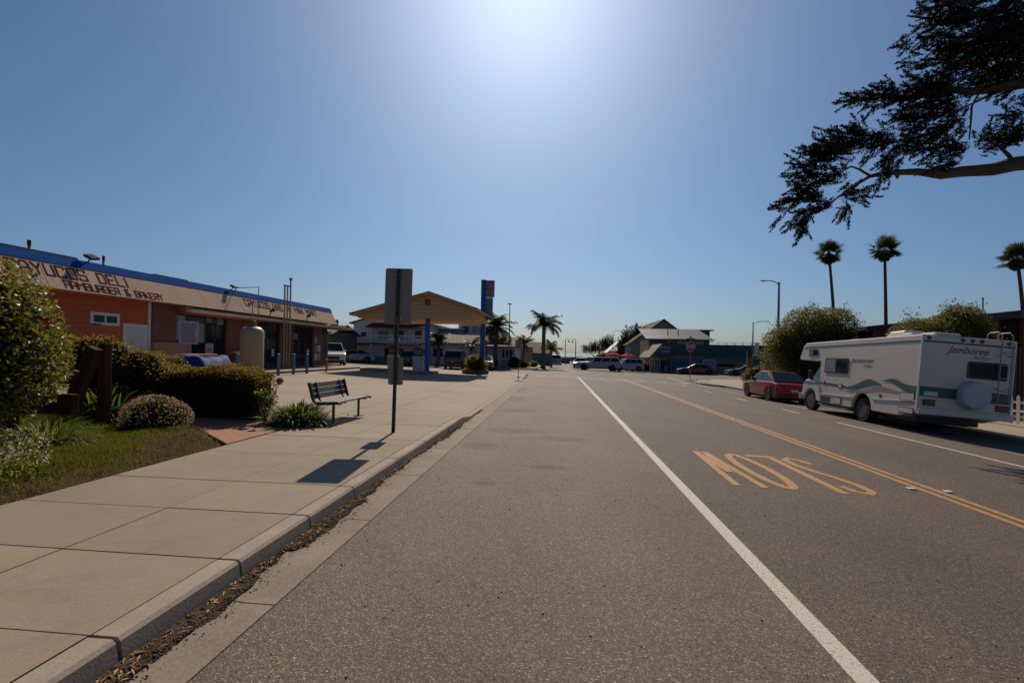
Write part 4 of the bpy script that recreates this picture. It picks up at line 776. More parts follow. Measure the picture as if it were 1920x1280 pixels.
# ================================================================ VEHICLES
def wheel(par, x, y, r, w_, side, rimmat='steel', rimk=.62):
    o = MB().lathe([(r*.6, -w_/2), (r*.93, -w_/2), (r, -w_*.34), (r, w_*.34), (r*.93, w_/2), (r*.6, w_/2)], n=24, axis='y').build('wheel', A['rubber'], par, loc=(x, y, r))
    m_ = MB().lathe([(.02, w_*.30), (r*.16, w_*.42), (r*.2, w_*.30), (r*.5, w_*.2), (r*rimk, w_*.46), (r*(rimk+.03), w_*.5)], n=20, axis='y')
    for i in range(6):
        a = i*math.pi/3; m_.tube([(.08*math.cos(a), w_*.36, .08*math.sin(a)), (r*rimk*.95*math.cos(a), w_*.42, r*rimk*.95*math.sin(a))], .022, 5)
    if side < 0: m_.v = [(x_, -y_, z_) for x_, y_, z_ in m_.v]
    m_.build('rim', A[rimmat], o); return o
def car(name, label, loc, rz, L, W, H, paint, kind='sedan', group=None, tilt=0):
    """x forward, y left"""
    t_ = T(name, label, {'pickup': 'pickup', 'van': 'van'}.get(kind, 'car'), loc, group=group, rot=(tilt, 0, rz)); h = W/2; r = {'pickup': .39, 'suv': .36, 'van': .34}.get(kind, .32)
    gc = {'pickup': .34, 'suv': .28}.get(kind, .2); bl = {'sedan': .92, 'suv': 1.08, 'van': 1.1, 'pickup': 1.12}[kind]/1.0; bl = min(bl, H*.64); f = L/2
    fx, rx = f*.62, -f*.60
    if kind == 'sedan': top = [(-f+.04, gc+.25), (-f+.02, bl*.72), (-f+.12, bl*.97), (-f*.62, bl*1.03), (f*.38, bl), (f*.75, bl*.90), (f-.10, bl*.74), (f, bl*.52), (f-.03, gc+.12)]; cab = [(-f*.80, bl*1.0), (-f*.36, H), (f*.08, H), (f*.50, bl*.99)]
    elif kind == 'suv': top = [(-f+.04, gc+.2), (-f, bl*.6), (-f+.06, bl), (f*.42, bl), (f*.80, bl*.94), (f-.06, bl*.80), (f, bl*.5), (f-.03, gc+.1)]; cab = [(-f+.07, bl), (-f*.82, H), (f*.15, H), (f*.46, bl)]
    elif kind == 'van': top = [(-f+.03, gc+.15), (-f, bl*.6), (-f+.05, bl), (f*.55, bl), (f*.9, bl*.82), (f, bl*.55), (f-.03, gc+.1)]; cab = [(-f+.06, bl), (-f*.88, H), (f*.22, H), (f*.68, bl*.98)]
    else: top = [(-f, gc+.2), (-f, bl), (f*.40, bl), (f*.84, bl*.97), (f-.05, bl*.86), (f, bl*.5), (f-.03, gc+.1)]; cab = [(-f+.06, bl), (-f*.92, H), (f*.10, H), (f*.34, bl)]
    def arch(cx): return [(cx+(r+.05)*math.cos(q), max(gc, r+(r+.05)*math.sin(q))) for q in [math.pi*(-.08+1.16*i/10) for i in range(11)]]
    bot = [(f-.08, gc)]+arch(fx)+arch(rx)+[(-f+.1, gc)]
    ring = top+bot; c2 = lambda x: 1-.10*max(0, abs(x)/f-.72)/.28
    n = len(ring); V = []
    for s_, k in ((-1, .93), (-1, 1), (1, 1), (1, .93)):
        for x, z in ring:
            V.append((x if k == 1 else x*.985, s_*h*(1 if k == 1 else .93)*c2(x), z if k == 1 else (z+(.02 if z > bl*.8 else 0))))
    F_ = []
    for q in range(3):
        for i in range(n): F_.append((q*n+i, q*n+(i+1) % n, (q+1)*n+(i+1) % n, (q+1)*n+i))
    m_ = MB(); m_.add([(x, -h*.86*c2(x), z) for x, z in ring]+V[n:2*n], []); 
    m_ = MB(); lo = [(x, z) for x, z in ring]
    m_.add([(x, -h*c2(x), z) for x, z in lo]+[(x, h*c2(x), z) for x, z in lo], [tuple(range(n-1, -1, -1)), tuple(range(n, 2*n))]+[(i, (i+1) % n, n+(i+1) % n, n+i) for i in range(n)])
    m_.build('body', paint, t_, bevel=.055)
    zt = H-.03; ins = .17 if kind != 'van' else .12
    def cy(z): return h*.93-ins*(z-bl)/(H-bl)
    def P3(x, z, s_, o_=0): return (x, s_*(cy(z)+o_), z)
    m_ = MB(); m_.prism(cab, lambda x, z: (x, -cy(z), z-.02), lambda x, z: (x, cy(z), z-.02)); m_.build('cabin', paint, t_, bevel=.03)
    (ax, az), (bx_, bz), (cx, cz), (dx, dz) = cab
    def lerp(p, q, k): return (p[0]+(q[0]-p[0])*k, p[1]+(q[1]-p[1])*k)
    lowL, upL = (ax+.10, az+.05), (bx_+.05, bz-.10); lowR, upR = (dx-.16, dz+.05), (cx-.03, cz-.10)
    nw = 3 if kind in ('van', 'pickup', 'suv') else 2
    for s_ in (-1, 1):
        for i in range(nw):
            a, b_ = i/nw+.02, (i+1)/nw-.02; q = [lerp(lowL, lowR, a), lerp(lowL, lowR, b_), lerp(upL, upR, b_), lerp(upL, upR, a)]
            m_ = MB(); m_.prism(q, lambda x, z: P3(x, z, s_, .008), lambda x, z: P3(x, z, s_, -.03)); m_.build('side_window', A['window'], t_)
    for (p, q, nm) in (((ax, az), (bx_, bz), 'rear_window'), ((dx, dz), (cx, cz), 'windscreen')):
        s_ = -1 if nm == 'rear_window' else 1; a = lerp(p, q, .10); b_ = lerp(p, q, .90); nx_, nz_ = -(q[1]-p[1]), (q[0]-p[0]); l_ = math.hypot(nx_, nz_); nx_, nz_ = nx_/l_*.012, nz_/l_*.012
        if (nx_ > 0) != (s_ > 0): nx_, nz_ = -nx_, -nz_
        w0, w1 = cy(a[1])-.07, cy(b_[1])-.07
        m_ = MB(); m_.add([(a[0]+nx_, -w0, a[1]+nz_), (a[0]+nx_, w0, a[1]+nz_), (b_[0]+nx_, w1, b_[1]+nz_), (b_[0]+nx_, -w1, b_[1]+nz_), (a[0]-nx_*2, -w0, a[1]-nz_*2), (a[0]-nx_*2, w0, a[1]-nz_*2), (b_[0]-nx_*2, w1, b_[1]-nz_*2), (b_[0]-nx_*2, -w1, b_[1]-nz_*2)], [(0,1,2,3),(7,6,5,4),(0,4,5,1),(1,5,6,2),(2,6,7,3),(3,7,4,0)]); m_.build(nm, A['window'], t_)
    for x in (fx, rx):
        for s_ in (-1, 1): wheel(t_, x, s_*(h-.10), r, .2, s_)
    for s_ in (-1, 1):
        MB().box(-f-.004, -f+.10, s_*h*.86-.13, s_*h*.86+.11, bl*.66, bl*.86).build('tail_light', A['tail'], t_, bevel=.02)
        MB().box(f-.24, f-.03, s_*h*.80-.16, s_*h*.80+.12, bl*.60, bl*.74).build('headlight', A['headlamp'], t_, bevel=.03)
        MB().box(cx+.32, cx+.46, s_*(h+.02)-.09, s_*(h+.02)+.09, bl+.0, bl+.13).build('mirror', A['black'] if kind == 'sedan' else paint, t_, bevel=.03)
    MB().box(-f-.012, -f+.02, -.16, .16, bl*.58, bl*.70).build('number_plate', A['plate'], t_)
    MB().box(-f-.03, -f+.12, -h*.88, h*.88, gc+.02, gc+.20).build('rear_bumper', A['black'] if kind in ('sedan', 'pickup') else paint, t_, bevel=.03)
    MB().box(f-.10, f+.02, -h*.84, h*.84, gc+.02, gc+.16).build('front_bumper', A['black'], t_, bevel=.03)
    MB().box(f-.02, f+.012, -h*.45, h*.45, bl*.46, bl*.66).build('grille', A['black'], t_)
    MB().box(-f*.85, f*.5, -h+.15, h-.15, gc-.08, gc+.15).build('underbody', A['black'], t_)
    return t_
def at_ground(px, py): p = gp(px, py); return p
# red car before the motorhome: side wheels at X~9.75
car('red_car', 'red saloon car parked in front of the motorhome', (10.85, 25.3, base(10.85, 25.3)), rad(90), 4.2, 1.7, 1.46, A['redcar'], 'sedan', tilt=0).rotation_euler = (0, rad(0), rad(90))
bpy.data.objects['red_car'].rotation_euler = (rad(2.6), 0, rad(90))
car('pickup', 'white pickup with a camper shell turning in the junction', (5.0, 60.3, base(5, 60)), rad(172), 5.5, 1.9, 1.72, A['silver'], 'pickup')
car('silver_suv', 'silver off-road car right behind the white pickup', (8.9, 63.5, base(8.9, 63)), rad(196), 4.3, 1.85, 1.68, A['silver'], 'suv')
car('parked_car', 'pale car with a glinting bonnet left of the white pickup', (3.3, 68, base(3.3, 68)), rad(-100), 4.4, 1.8, 1.5, A['silver'], 'suv')
car('silver_van', 'silver van seen from behind, farthest away down the street', (-.3, 84, base(0, 84)), rad(90), 4.6, 1.85, 1.75, A['silver'], 'van')
car('maroon_car', 'dark maroon saloon parked along the teal building', (17.6, 63.5, base(17.6, 63)), rad(176), 4.8, 1.85, 1.40, A['maroon'], 'sedan')
car('dark_car', 'dark blue saloon parked along the teal building, right of the maroon one', (23.2, 61.6, base(23, 61)), rad(176), 4.8, 1.85, 1.42, A['navy'], 'sedan')
car('white_suv', 'white off-road car parked at the far corner of the shops', (-17.7, 36.2, gz(-17.7, 36.2)), rad(-60), 4.4, 1.85, 1.75, A['whitecar'], 'suv')
car('pale_car', 'pale parked car before the left bay of the white motel', (-21.3, 48.8, base(-21, 48.5)), rad(200), 4.3, 1.75, 1.4, A['tan_car'], 'sedan')
car('teal_car', 'dark green car parked behind the fuel pumps', (-14.6, 47.5, base(-14.6, 47.5)), rad(95), 4.4, 1.8, 1.55, mat('dark_green_paint', (.01, .06, .05), .3), 'suv')
car('black_suv', 'black boxy car parked before the white motel, right of the blue column', (-9.9, 46.5, base(-9.9, 46.5)), rad(92), 4.4, 1.85, 1.8, A['darkcar'], 'suv')
car('dark_parked_car', 'low dark car parked just right of the black boxy car', (-7.2, 47.5, base(-7.2, 47.5)), rad(95), 4.5, 1.8, 1.45, A['darkcar'], 'sedan')
# ================================================================ MOTORHOME
RX, RYY = 9.80, 14.2      # rear left corner on the ground plan; x' to the right, y' forward, z' up
M_ = T('motorhome', 'white motorhome with green and taupe waves parked at the right kerb', 'motorhome', (RX, RYY, base(RX, RYY)-.0)); M_.rotation_euler = (rad(-.3), rad(4.0), 0)
RW, RL, Z0, Z1 = 2.34, 6.45, .55, 2.74
# body shell side profile (y forward, z)
wf, wr, wrad = 5.92, 2.42, .38
def archp(cx, r, z0): return [(cx-r, z0)]+[(cx-r*math.cos(q), .42+r*math.sin(q)) for q in [math.pi*i/10 for i in range(1, 10)]]+[(cx+r, z0)]
side = [(0, .60), (0, Z1-.02), (.05, Z1), (6.2, Z1-.10), (6.38, Z1-.22), (6.62, 2.06), (6.56, 1.96), (5.02, 1.92), (5.02, .40), (wr+.58, .38)]+[(wr+.5*math.cos(q), .42+.50*math.sin(q)) for q in [math.pi*i/10 for i in range(0, 11)]]+[(wr-.58, .40), (.75, .40)]
MB().prism(side, lambda y, z: (0, y, z), lambda y, z: (RW, y, z)).build('body', A['rv'], M_, bevel=.035)
# van cab
cabp = [(5.0, .46), (5.0, 1.9), (5.32, 1.9), (5.80, 1.30), (6.30, 1.20), (6.52, 1.02), (6.58, .62), (6.52, .42)]+[(wf+.44*math.cos(q), .40+.44*math.sin(q)) for q in [math.pi*i/10 for i in range(0, 11)]]+[(5.0, .42)]
wf2 = wf
MB().prism(cabp, lambda y, z: (.16+(.10 if z > 1.35 else 0), y, z), lambda y, z: (RW-.16-(.10 if z > 1.35 else 0), y, z)).build('cab', A['whitecar'], M_, bevel=.05)
MB().add([(.15, 5.06, 1.34), (.15, 5.72, 1.34), (.245, 5.42, 1.80), (.245, 5.06, 1.82)], [(0,1,2,3)]).build('cab_window', A['palewin'], M_)
MB().add([(.3, 5.36, 1.86), (RW-.3, 5.36, 1.86), (RW-.28, 5.83, 1.33), (.28, 5.83, 1.33)], [(0,1,2,3)]).build('windscreen', A['window'], M_)
o = MB().box(-.12, .06, 5.52, 5.62, 1.22, 1.56).build('mirror', A['black'], M_, bevel=.03); MB().tube([(.2, 5.62, 1.2), (-.02, 5.57, 1.2)], .02, 6).build('mirror_arm', A['black'], o)
MB().box(.145, .158, 5.02, 6.45, 1.06, 1.11).build('cab_stripe', A['rvgreen'], M_)
MB().box(.10, RW-.10, 6.5, 6.68, .40, .62).build('front_bumper', A['chrome'], M_, bevel=.03)
for s_, x in ((1, .32), (-1, RW-.32)):
    o = MB().lathe([(.2, -.11), (.36, -.11), (.39, -.07), (.39, .07), (.36, .11), (.2, .11)], n=28, axis='x').build('wheel', A['rubber'], M_, loc=(x-.02*s_, wf2, .375))
    MB().lathe([(.02, -.12*s_), (.07, -.12*s_), (.1, -.06*s_), (.22, -.05*s_), (.25, -.112*s_)], n=20, axis='x').build('rim', A['darkrim'], o)
    o = MB().lathe([(.2, -.16), (.36, -.16), (.39, -.12), (.39, .12), (.36, .16), (.2, .16)], n=28, axis='x').build('wheel', A['rubber'], M_, loc=(x-.10*s_, wr, .385))
    MB().lathe([(.02, -.04*s_), (.08, -.06*s_), (.12, .02), (.22, -.0), (.25, -.165*s_)], n=20, axis='x').build('rim', A['darkrim'], o)
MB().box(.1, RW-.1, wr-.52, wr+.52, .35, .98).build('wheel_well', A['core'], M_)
MB().box(.35, RW-.35, .5, 5.9, .28, .5).build('chassis', A['black'], M_); MB().box(.2, .9, 3.0, 3.5, .26, .42).build('tank_box', A['black'], M_); MB().box(.1, .3, 3.2, 5.2, .30, .33).build('step', A['steel'], M_)
def sp(poly, k, nm, mt, par=None, x=-.0):     # plate on the left side; poly in (y, z)
    return MB().prism(poly, lambda y, z: (x-k, y, z), lambda y, z: (x, y, z)).build(nm, mt, par or M_)
def rp(poly, k, nm, mt, par=None):              # plate on the rear; poly in (x, z)
    return MB().prism(poly, lambda x, z: (x, -k, z), lambda x, z: (x, 0, z)).build(nm, mt, par or M_)
def rr(a0, a1, z0, z1, r=.06): cx, cz = (a0+a1)/2, (z0+z1)/2; return [(cx+x, cz+z) for x, z in plate_poly(a1-a0, z1-z0, r)]
# roof edge mouldings
m_ = MB(); m_.add([(-.012, 0, Z1-.20), (-.012, 6.3, Z1-.30), (-.012, 6.3, Z1-.27), (-.012, 0, Z1-.165), (0, 0, Z1-.20), (0, 6.3, Z1-.30), (0, 6.3, Z1-.27), (0, 0, Z1-.165)], [(0,1,2,3),(0,4,5,1),(3,2,6,7),(0,3,7,4),(1,5,6,2)]); m_.build('roof_moulding', A['rvdark'], M_)
MB().box(.02, RW-.02, -.012, 0, Z1-.205, Z1-.165).build('roof_moulding', A['rvdark'], M_)
MB().box(-.02, .02, -.02, .03, .66, Z1-.02).build('corner_trim', A['offwhite'], M_, bevel=.006); MB().box(RW-.02, RW+.02, -.02, .03, .60, Z1-.02).build('corner_trim', A['offwhite'], M_, bevel=.006)
# windows left side
for a, b_, z0, z1 in ((3.27, 4.69, 1.50, 2.05), (5.26, 5.90, 2.13, 2.38)):
    o = sp(rr(a, b_, z0, z1, .07), .022, 'side_window', A['rvdark']); md = (a+b_)/2
    for q0, q1 in ((a+.04, md-.012), (md+.012, b_-.04)): sp(rr(q0, q1, z0+.045, z1-.045, .02), .004, 'pane', A['palewin'] if q0 > md or a > 5.5 else A['window'], o, -.022)
# waves: boundary functions over y
def wave(pts_top, pts_bot, nm, mt, k):
    poly = pts_top+pts_bot[::-1]; return sp(poly, k, nm, mt)
def curve(ctrl, n=14):
    out = []
    for i in range(len(ctrl)-1):
        p0 = ctrl[max(i-1, 0)]; p1 = ctrl[i]; p2 = ctrl[i+1]; p3 = ctrl[min(i+2, len(ctrl)-1)]
        for j in range(n):
            t = j/n; out.append(tuple(.5*((2*p1[a])+(-p0[a]+p2[a])*t+(2*p0[a]-5*p1[a]+4*p2[a]-p3[a])*t*t+(-p0[a]+3*p1[a]-3*p2[a]+p3[a])*t**3) for a in (0, 1)))
    return out+[ctrl[-1]]
def striped(top, bot, nm, mt, k):    # quads between two curves sampled alike
    a, b_ = curve(top), curve(bot); n_ = len(a); m_ = MB(); V = [(-k, y, z) for y, z in a]+[(-k, y, z) for y, z in b_]; m_.add(V, [(i, i+1, n_+i+1, n_+i) for i in range(n_-1)]); return m_.build(nm, mt, M_)
striped([(3.40, 1.03), (2.8, 1.17), (2.2, 1.38), (1.9, 1.36), (1.48, 1.25)], [(3.40, 1.0), (2.8, 1.0), (2.2, 1.14), (1.9, 1.20), (1.48, 1.24)], 'green_wave', A['rvgreen'], .006)
striped([(1.52, 1.35), (1.2, 1.44), (.9, 1.44), (.45, 1.32), (0, 1.28)], [(1.52, 1.34), (1.2, 1.36), (.9, 1.28), (.45, 1.12), (0, 1.03)], 'green_wave', A['rvgreen'], .009)
striped([(3.3, .93), (2.4, 1.02), (1.7, 1.19), (1.2, 1.16), (.62, 1.06)], [(3.3, .90), (2.4, .92), (1.7, 1.02), (1.2, 1.03), (.62, 1.02)], 'taupe_wave', A['rvtan'], .004)
m_ = MB().add([(-.008, 3.3, 1.02), (-.008, 5.0, 1.09), (-.008, 5.0, 1.16), (-.008, 3.3, 1.09)], [(0,1,2,3)]); m_.build('side_stripe', A['rvdark'], M_)
sp([(wr+.55, .72), (5.0, .69), (5.0, .725), (wr+.55, .76)], .02, 'rub_rail', A['offwhite']); sp([(0, .86), (wr-.52, .76), (wr-.52, .80), (0, .90)], .02, 'rub_rail', A['offwhite'])
for a, b_, z0, z1, nm, mt in ((4.22, 4.83, .42, .66, 'vent_grille', 'rvdark'), (3.51, 3.94, .42, .66, 'compartment_door', 'offwhite'), (.10, .66, .82, 1.10, 'compartment_door', 'offwhite'), (.1, .69, .50, .68, 'compartment_door', 'offwhite'), (3.52, 3.75, 1.0, 1.15, 'compartment_door', 'offwhite')):
    o = sp(rr(a, b_, z0, z1, .02), .014, nm, A['rvdark'] if mt == 'offwhite' else A['steel']); sp(rr(a+.025, b_-.025, z0+.025, z1-.025, .015), .006, 'panel', A['rv'] if mt == 'offwhite' else A['black'], o, -.014)
sp([(1.52+.06*math.cos(q), .90+.06*math.sin(q)) for q in [2*math.pi*i/14 for i in range(14)]], .012, 'filler_cap', A['rvdark'])
MB().box(-.03, 0, 4.66, 4.74, 1.12, 1.24).build('door_handle', A['offwhite'], M_); MB().box(-.015, 0, .04, .13, .56, .64).build('side_marker', A['orangered'], M_)
# rear
o = rp(rr(1.19, 2.19, 1.63, 2.10, .07), .022, 'rear_window', A['rvdark']); 
for a, b_ in ((1.235, 1.93), (1.96, 2.145)): MB().prism(rr(a, b_, 1.675, 2.055, .03), lambda x, z: (x, -.027, z), lambda x, z: (x, -.021, z)).build('pane', A['window'], o)
m_ = MB().add([(.02, -.006, 1.04), (.02, -.006, 1.31), (1.1, -.006, 1.31), (1.1, -.006, 1.02)], [(0,3,2,1)]); m_.build('green_band', A['rvgreen'], M_)
m_ = MB().add([(1.6, -.006, 1.00), (1.6, -.006, 1.29), (RW-.03, -.006, 1.28), (RW-.03, -.006, .99)], [(0,3,2,1)]); m_.build('green_band', A['rvgreen'], M_)
MB().box(.0, RW, -.02, 0, .975, 1.0).build('rub_rail', A['offwhite'], M_)
MB().box(-.01, RW+.01, -.12, .04, .55, .73).build('rear_bumper', A['rv'], M_, bevel=.02)
for a, nm in ((.14, 'tail_light'), (1.98, 'tail_light')):
    o = rp(rr(a, a+.30, .79, .96, .02), .03, nm, A['rvdark']); MB().prism(rr(a+.02, a+.28, .815, .935, .02), lambda x, z: (x, -.036, z), lambda x, z: (x, -.029, z)).build('lens', A['tail'], o)
for x in (.16, 1.02, 1.26, 1.50, 2.18): MB().lathe([(.001, -.02), (.05, -.02), (.06, .0)], (x, 0, Z1-.085), 10, axis='y').build('marker_lamp', A['rvdark'], M_)
o = MB().lathe([(.02, -.235), (.34, -.225), (.375, -.19), (.385, -.02), (.37, 0)], (0, 0, 0), 36, axis='y').build('spare_wheel_cover', A['cover'], M_, smooth=False, loc=(1.33, -.01, 1.17), bevel=.01)
rp(rr(.14, .5, 1.06, 1.18, .02), .010, 'rear_plate_recess', A['offwhite'])
# ladder
m_ = MB()
for x in (1.93, 2.20): m_.tube([(x, -.09, 1.05), (x, -.09, 2.66), (x, -.08, 2.86), (x, .02, 2.95), (x, .30, 2.95), (x, .38, 2.90), (x, .40, 2.72)], .014, 8)
m_.build('ladder', A['steel'], M_)
for z in (1.12, 1.36, 1.70, 2.04, 2.38): MB().tube([(1.93, -.09, z), (2.20, -.09, z)], .012, 6).build('rung', A['steel'], M_)
for x in (1.93, 2.20):
    for z in (1.42, 2.30): MB().tube([(x, -.09, z), (x, 0, z)], .012, 6).build('ladder_bracket', A['rvdark'], M_)
# roof gear
m_ = MB(); m_.add([(.55, 1.5, Z1-.02), (1.25, 1.5, Z1-.02), (1.25, 2.5, Z1-.03), (.55, 2.5, Z1-.03), (.6, 1.62, Z1+.24), (1.2, 1.62, Z1+.24), (1.2, 2.25, Z1+.22), (.6, 2.25, Z1+.22)], [(4,5,6,7),(0,1,5,4),(1,2,6,5),(2,3,7,6),(3,0,4,7)]); m_.build('air_conditioner', A['rv'], M_, bevel=.04)
for x, y, rx_ in ((.7, .35, .34), (.4, .85, .24), (.85, 4.0, .3)):
    m_ = MB(); m_.box(x-rx_, x+rx_, y-rx_*.8, y+rx_*.8, Z1-.04, Z1+.09 if y < 2 else Z1+.04); m_.build('roof_vent', A['rv'], M_, bevel=.05)
def text3(txt, size, fn, nm, mt, par, shear=.35, ext=.0, sx=1.0):
    cu = bpy.data.curves.new(nm, 'FONT'); cu.body = txt; cu.size = size; cu.shear = shear; cu.extrude = .001; ob = bpy.data.objects.new('tmp', cu); COL.objects.link(ob)
    bpy.context.view_layer.update(); me = bpy.data.meshes.new_from_object(ob.evaluated_get(bpy.context.evaluated_depsgraph_get())); bpy.data.objects.remove(ob)
    for v in me.vertices: v.co = fn(v.co.x*sx, v.co.y, v.co.z)
    me.materials.clear(); return finish(me, nm, A[mt], par, fixn=False)
text3('Jamboree', .27, lambda u, v, w_: (.66+u, -.006-w_, 2.29+v), 'lettering', 'rvdark', M_, .45, sx=.98)
text3('Rallye', .14, lambda u, v, w_: (1.30+u, -.006-w_, 2.16+v), 'lettering', 'rvtan', M_, .45, sx=1.3)
text3('Jamboree', .20, lambda u, v, w_: (-.006-w_, 3.14-u, 1.92+v), 'lettering', 'rvdark', M_, .45, sx=1.45)
text3('Rallye', .12, lambda u, v, w_: (-.006-w_, 2.45-u, 1.78+v), 'lettering', 'rvtan', M_, .45, sx=1.45)
for i in range(9):
    a, e = random.uniform(-2.6, .3), random.uniform(-.3, .5); c_ = (L0[0]+1.25*math.cos(a)*math.cos(e), L0[1]+1.1*math.sin(a)*math.cos(e), L0[2]+1.42+1.1*math.sin(e)); V = []; F_ = []
    Q = lumpy(30, (0, 0, 0), (.035, .035, .035), seed=i, shell=.9); V, F_ = quads_at(Q, .05, .9); o = npmesh('red_flower', V, F_, A['redpetal'], b); o.location = (c_[0]-L0[0], c_[1]-L0[1], c_[2]-L0[2])
# ================================================================ TREES AND PALMS
def feather_palm(label, loc, th, tr, R_, nf, lean=(0, 0), seed=0, up=.2, green='feather', group='feathery palms at the junction'):
    random.seed(seed); t_ = T('feather_palm', label, 'palm tree', loc, group=group); top = Vector((lean[0], lean[1], th))
    MB().tube([(0, 0, -.2), (lean[0]*.1, lean[1]*.1, th*.12), (lean[0]*.4, lean[1]*.4, th*.5), tuple(top)], [tr*1.5, tr*1.1, tr, tr*.85], 10).build('trunk', A['greybark'], t_)
    V = []; F_ = []
    for i in range(nf):
        a = i*2.399+random.uniform(-.2, .2); e = random.uniform(-.25, 1.35); L = R_*random.uniform(.8, 1.15); p = top.copy(); pts = []
        for k in range(11):
            pts.append(p.copy()); t = k/10; ee = e-(1.1+.6*(1.35-e)*.5)*t*t-.25*t; p = p+Vector((math.cos(a)*math.cos(ee), math.sin(a)*math.cos(ee), math.sin(ee)))*(L/10)
        for k in range(10):
            d = (pts[k+1]-pts[k]).normalized(); s_ = Vector((-math.sin(a), math.cos(a), 0)); 
            for sub in (0, .33, .66):
                q = pts[k]+(pts[k+1]-pts[k])*sub; t = (k+sub)/10; ll = L*.33*math.sin(math.pi*min(1, .12+t*.9))**.6
                for sg in (-1, 1):
                    dd = (s_*sg*.75+d*.55+Vector((0, 0, -.45-.4*random.random()+up))).normalized(); w_ = d*.05*R_*.5; b_ = len(V)
                    V += [tuple(q-w_), tuple(q+w_), tuple(q+dd*ll)]; F_.append((b_, b_+1, b_+2))
    npmesh('crown', np.array(V), np.array(F_), A[green], t_); return t_
def fan_palm(label, loc, th, tr, R_, lean, seed, group='tall fan palms against the sky'):
    random.seed(seed); t_ = T('fan_palm', label, 'palm tree', loc, group=group); top = Vector((lean[0], lean[1], th)); n_ = 9
    MB().tube([(lean[0]*(k/n_)**1.6*1.0, lean[1]*(k/n_)**1.6, th*k/n_-.2*(k == 0)) for k in range(n_+1)], [tr*(1.5-.6*k/n_) for k in range(n_+1)], 9).build('trunk', A['bark'], t_)
    V = []; F_ = []
    for i in range(58):
        a = random.uniform(0, 6.28); e = random.uniform(-.6, 1.5); L = R_*random.uniform(.22, .60); c_ = top+Vector((math.cos(a)*math.cos(e), math.sin(a)*math.cos(e), math.sin(e)))*L
        f = (c_-top).normalized(); s_ = f.cross(Vector((0, 0, 1))).normalized(); b_ = len(V); w_ = s_*.03; V += [tuple(top-w_), tuple(top+w_), tuple(c_)]; F_.append((b_, b_+1, b_+2))
        for j in range(15):
            t = (j-7)/7*1.5; dd = (f*math.cos(t)+s_*math.sin(t)+Vector((0, 0, -.25-.2*abs(t)))).normalized(); l_ = R_*.48*random.uniform(.8, 1.05); pp = s_*math.cos(t)-f*math.sin(t); b_ = len(V)
            V += [tuple(c_-pp*.0), tuple(c_+dd*l_*.55+pp*.034*R_*.8), tuple(c_+dd*l_), tuple(c_+dd*l_*.55-pp*.034*R_*.8)]; F_ += [(b_, b_+1, b_+2), (b_, b_+2, b_+3)]
    npmesh('crown', np.array(V), np.array(F_), A['fan'], t_)
    Q = lumpy(900, (0, 0, 0), (.27*R_, .27*R_, .55), seed=seed, shell=.8)*1.0; Q += np.array(top)+np.array([0, 0, -.42]); V, F_ = quads_at(Q, .36, .35, up=np.array([0, 0, -1.3])); npmesh('dead_skirt', V, F_, A['deadfrond'], t_)
    return t_
fan_palm('tall fan palm with bent trunk, leftmost of the tall three', (29.9, 55, base(30, 55)), 12.9, .13, 1.75, (-.9, 0), 3)
bpy.data.objects['fan_palm'].location.z = 0
fan_palm('tall straight fan palm in the middle of the tall three', (35.0, 55, 0), 13.2, .135, 1.9, (-.35, 0), 4)
fan_palm('tall fan palm cut by the right edge of the photo', (44.3, 50, 0), 11.4, .14, 1.9, (-1.0, 0), 5)
feather_palm('large feathery palm right of the blue pylon', (-6.9, 53.4, base(-7, 52)), 4.6, .22, 2.6, 34, (-.1, 0), 11, .35)
feather_palm('slender feathery palm standing alone in the middle of the view', (-1.75, 58.5, base(-2, 58)), 5.4, .24, 2.7, 22, (.0, 0), 14, .1)
feather_palm('low yellow green palm between the street lamp and the lone palm', (-4.2, 58, base(-4, 58)), 3.0, .14, 1.5, 18, (.1, 0), 13, .2)
feather_palm('small drooping palm just right of the lone palm trunk', (-.9, 66, base(-1, 66)), 2.4, .12, 1.9, 13, (.1, 0), 16, .1)
feather_palm('short bushy palm in front of the white motel', (-12.6, 49.8, base(-12.6, 49)), 2.6, .22, 1.5, 40, (0, 0), 17, .4)
feather_palm('thin dark palm against the motel just left of the blue pylon', (-9.2, 50.5, base(-9, 50)), 2.4, .12, 1.5, 14, (0, 0), 18, .4)
feather_palm('palm top peeking over the motel roof beside the tall sign post', (-24, 66, 0), 7.0, .15, 1.6, 14, (0, 0), 19, .2)
def tree(name, label, loc, blobs, n, size, matl, trunks, group=None):
    t_ = T(name, label, 'tree', loc, group=group); P_ = []
    tot = sum(r[0]*r[2] for c, r in blobs)
    for i, (c, r) in enumerate(blobs):
        k = int(n*r[0]*r[2]/tot); P_.append(lumpy(k, c, r, seed=i+1, shell=.75))
        for j in range(16):      # sprigs that break the outline
            u = unit(1)[0]; cc = np.array(c)+u*np.array(r)*1.06; P_.append(RNG.normal(size=(int(k*.007)+6, 3))*.13*np.array([1, 1, 1.3])*max(r)**.5+cc)
    V, F_ = quads_at(np.concatenate(P_), size, .5); npmesh('crown', V, F_, matl, t_)
    m_ = MB()
    for (x, y, r0) in trunks:
        m_.tube([(x, y, -.2), (x*1.05, y, .8), (x*1.3+.1, y, 1.6), (x*1.8, y+.1, 2.4)], [r0, r0*.8, r0*.6, r0*.4], 8)
        for c, r in blobs: m_.tube([(x*1.3+.1, y, 1.5), ((x*1.3+c[0])/2, c[1]/2, (1.5+c[2])/2), tuple(c)], [r0*.5, r0*.35, r0*.15], 6)
    m_.build('trunk', A['bark'], t_)
    return t_
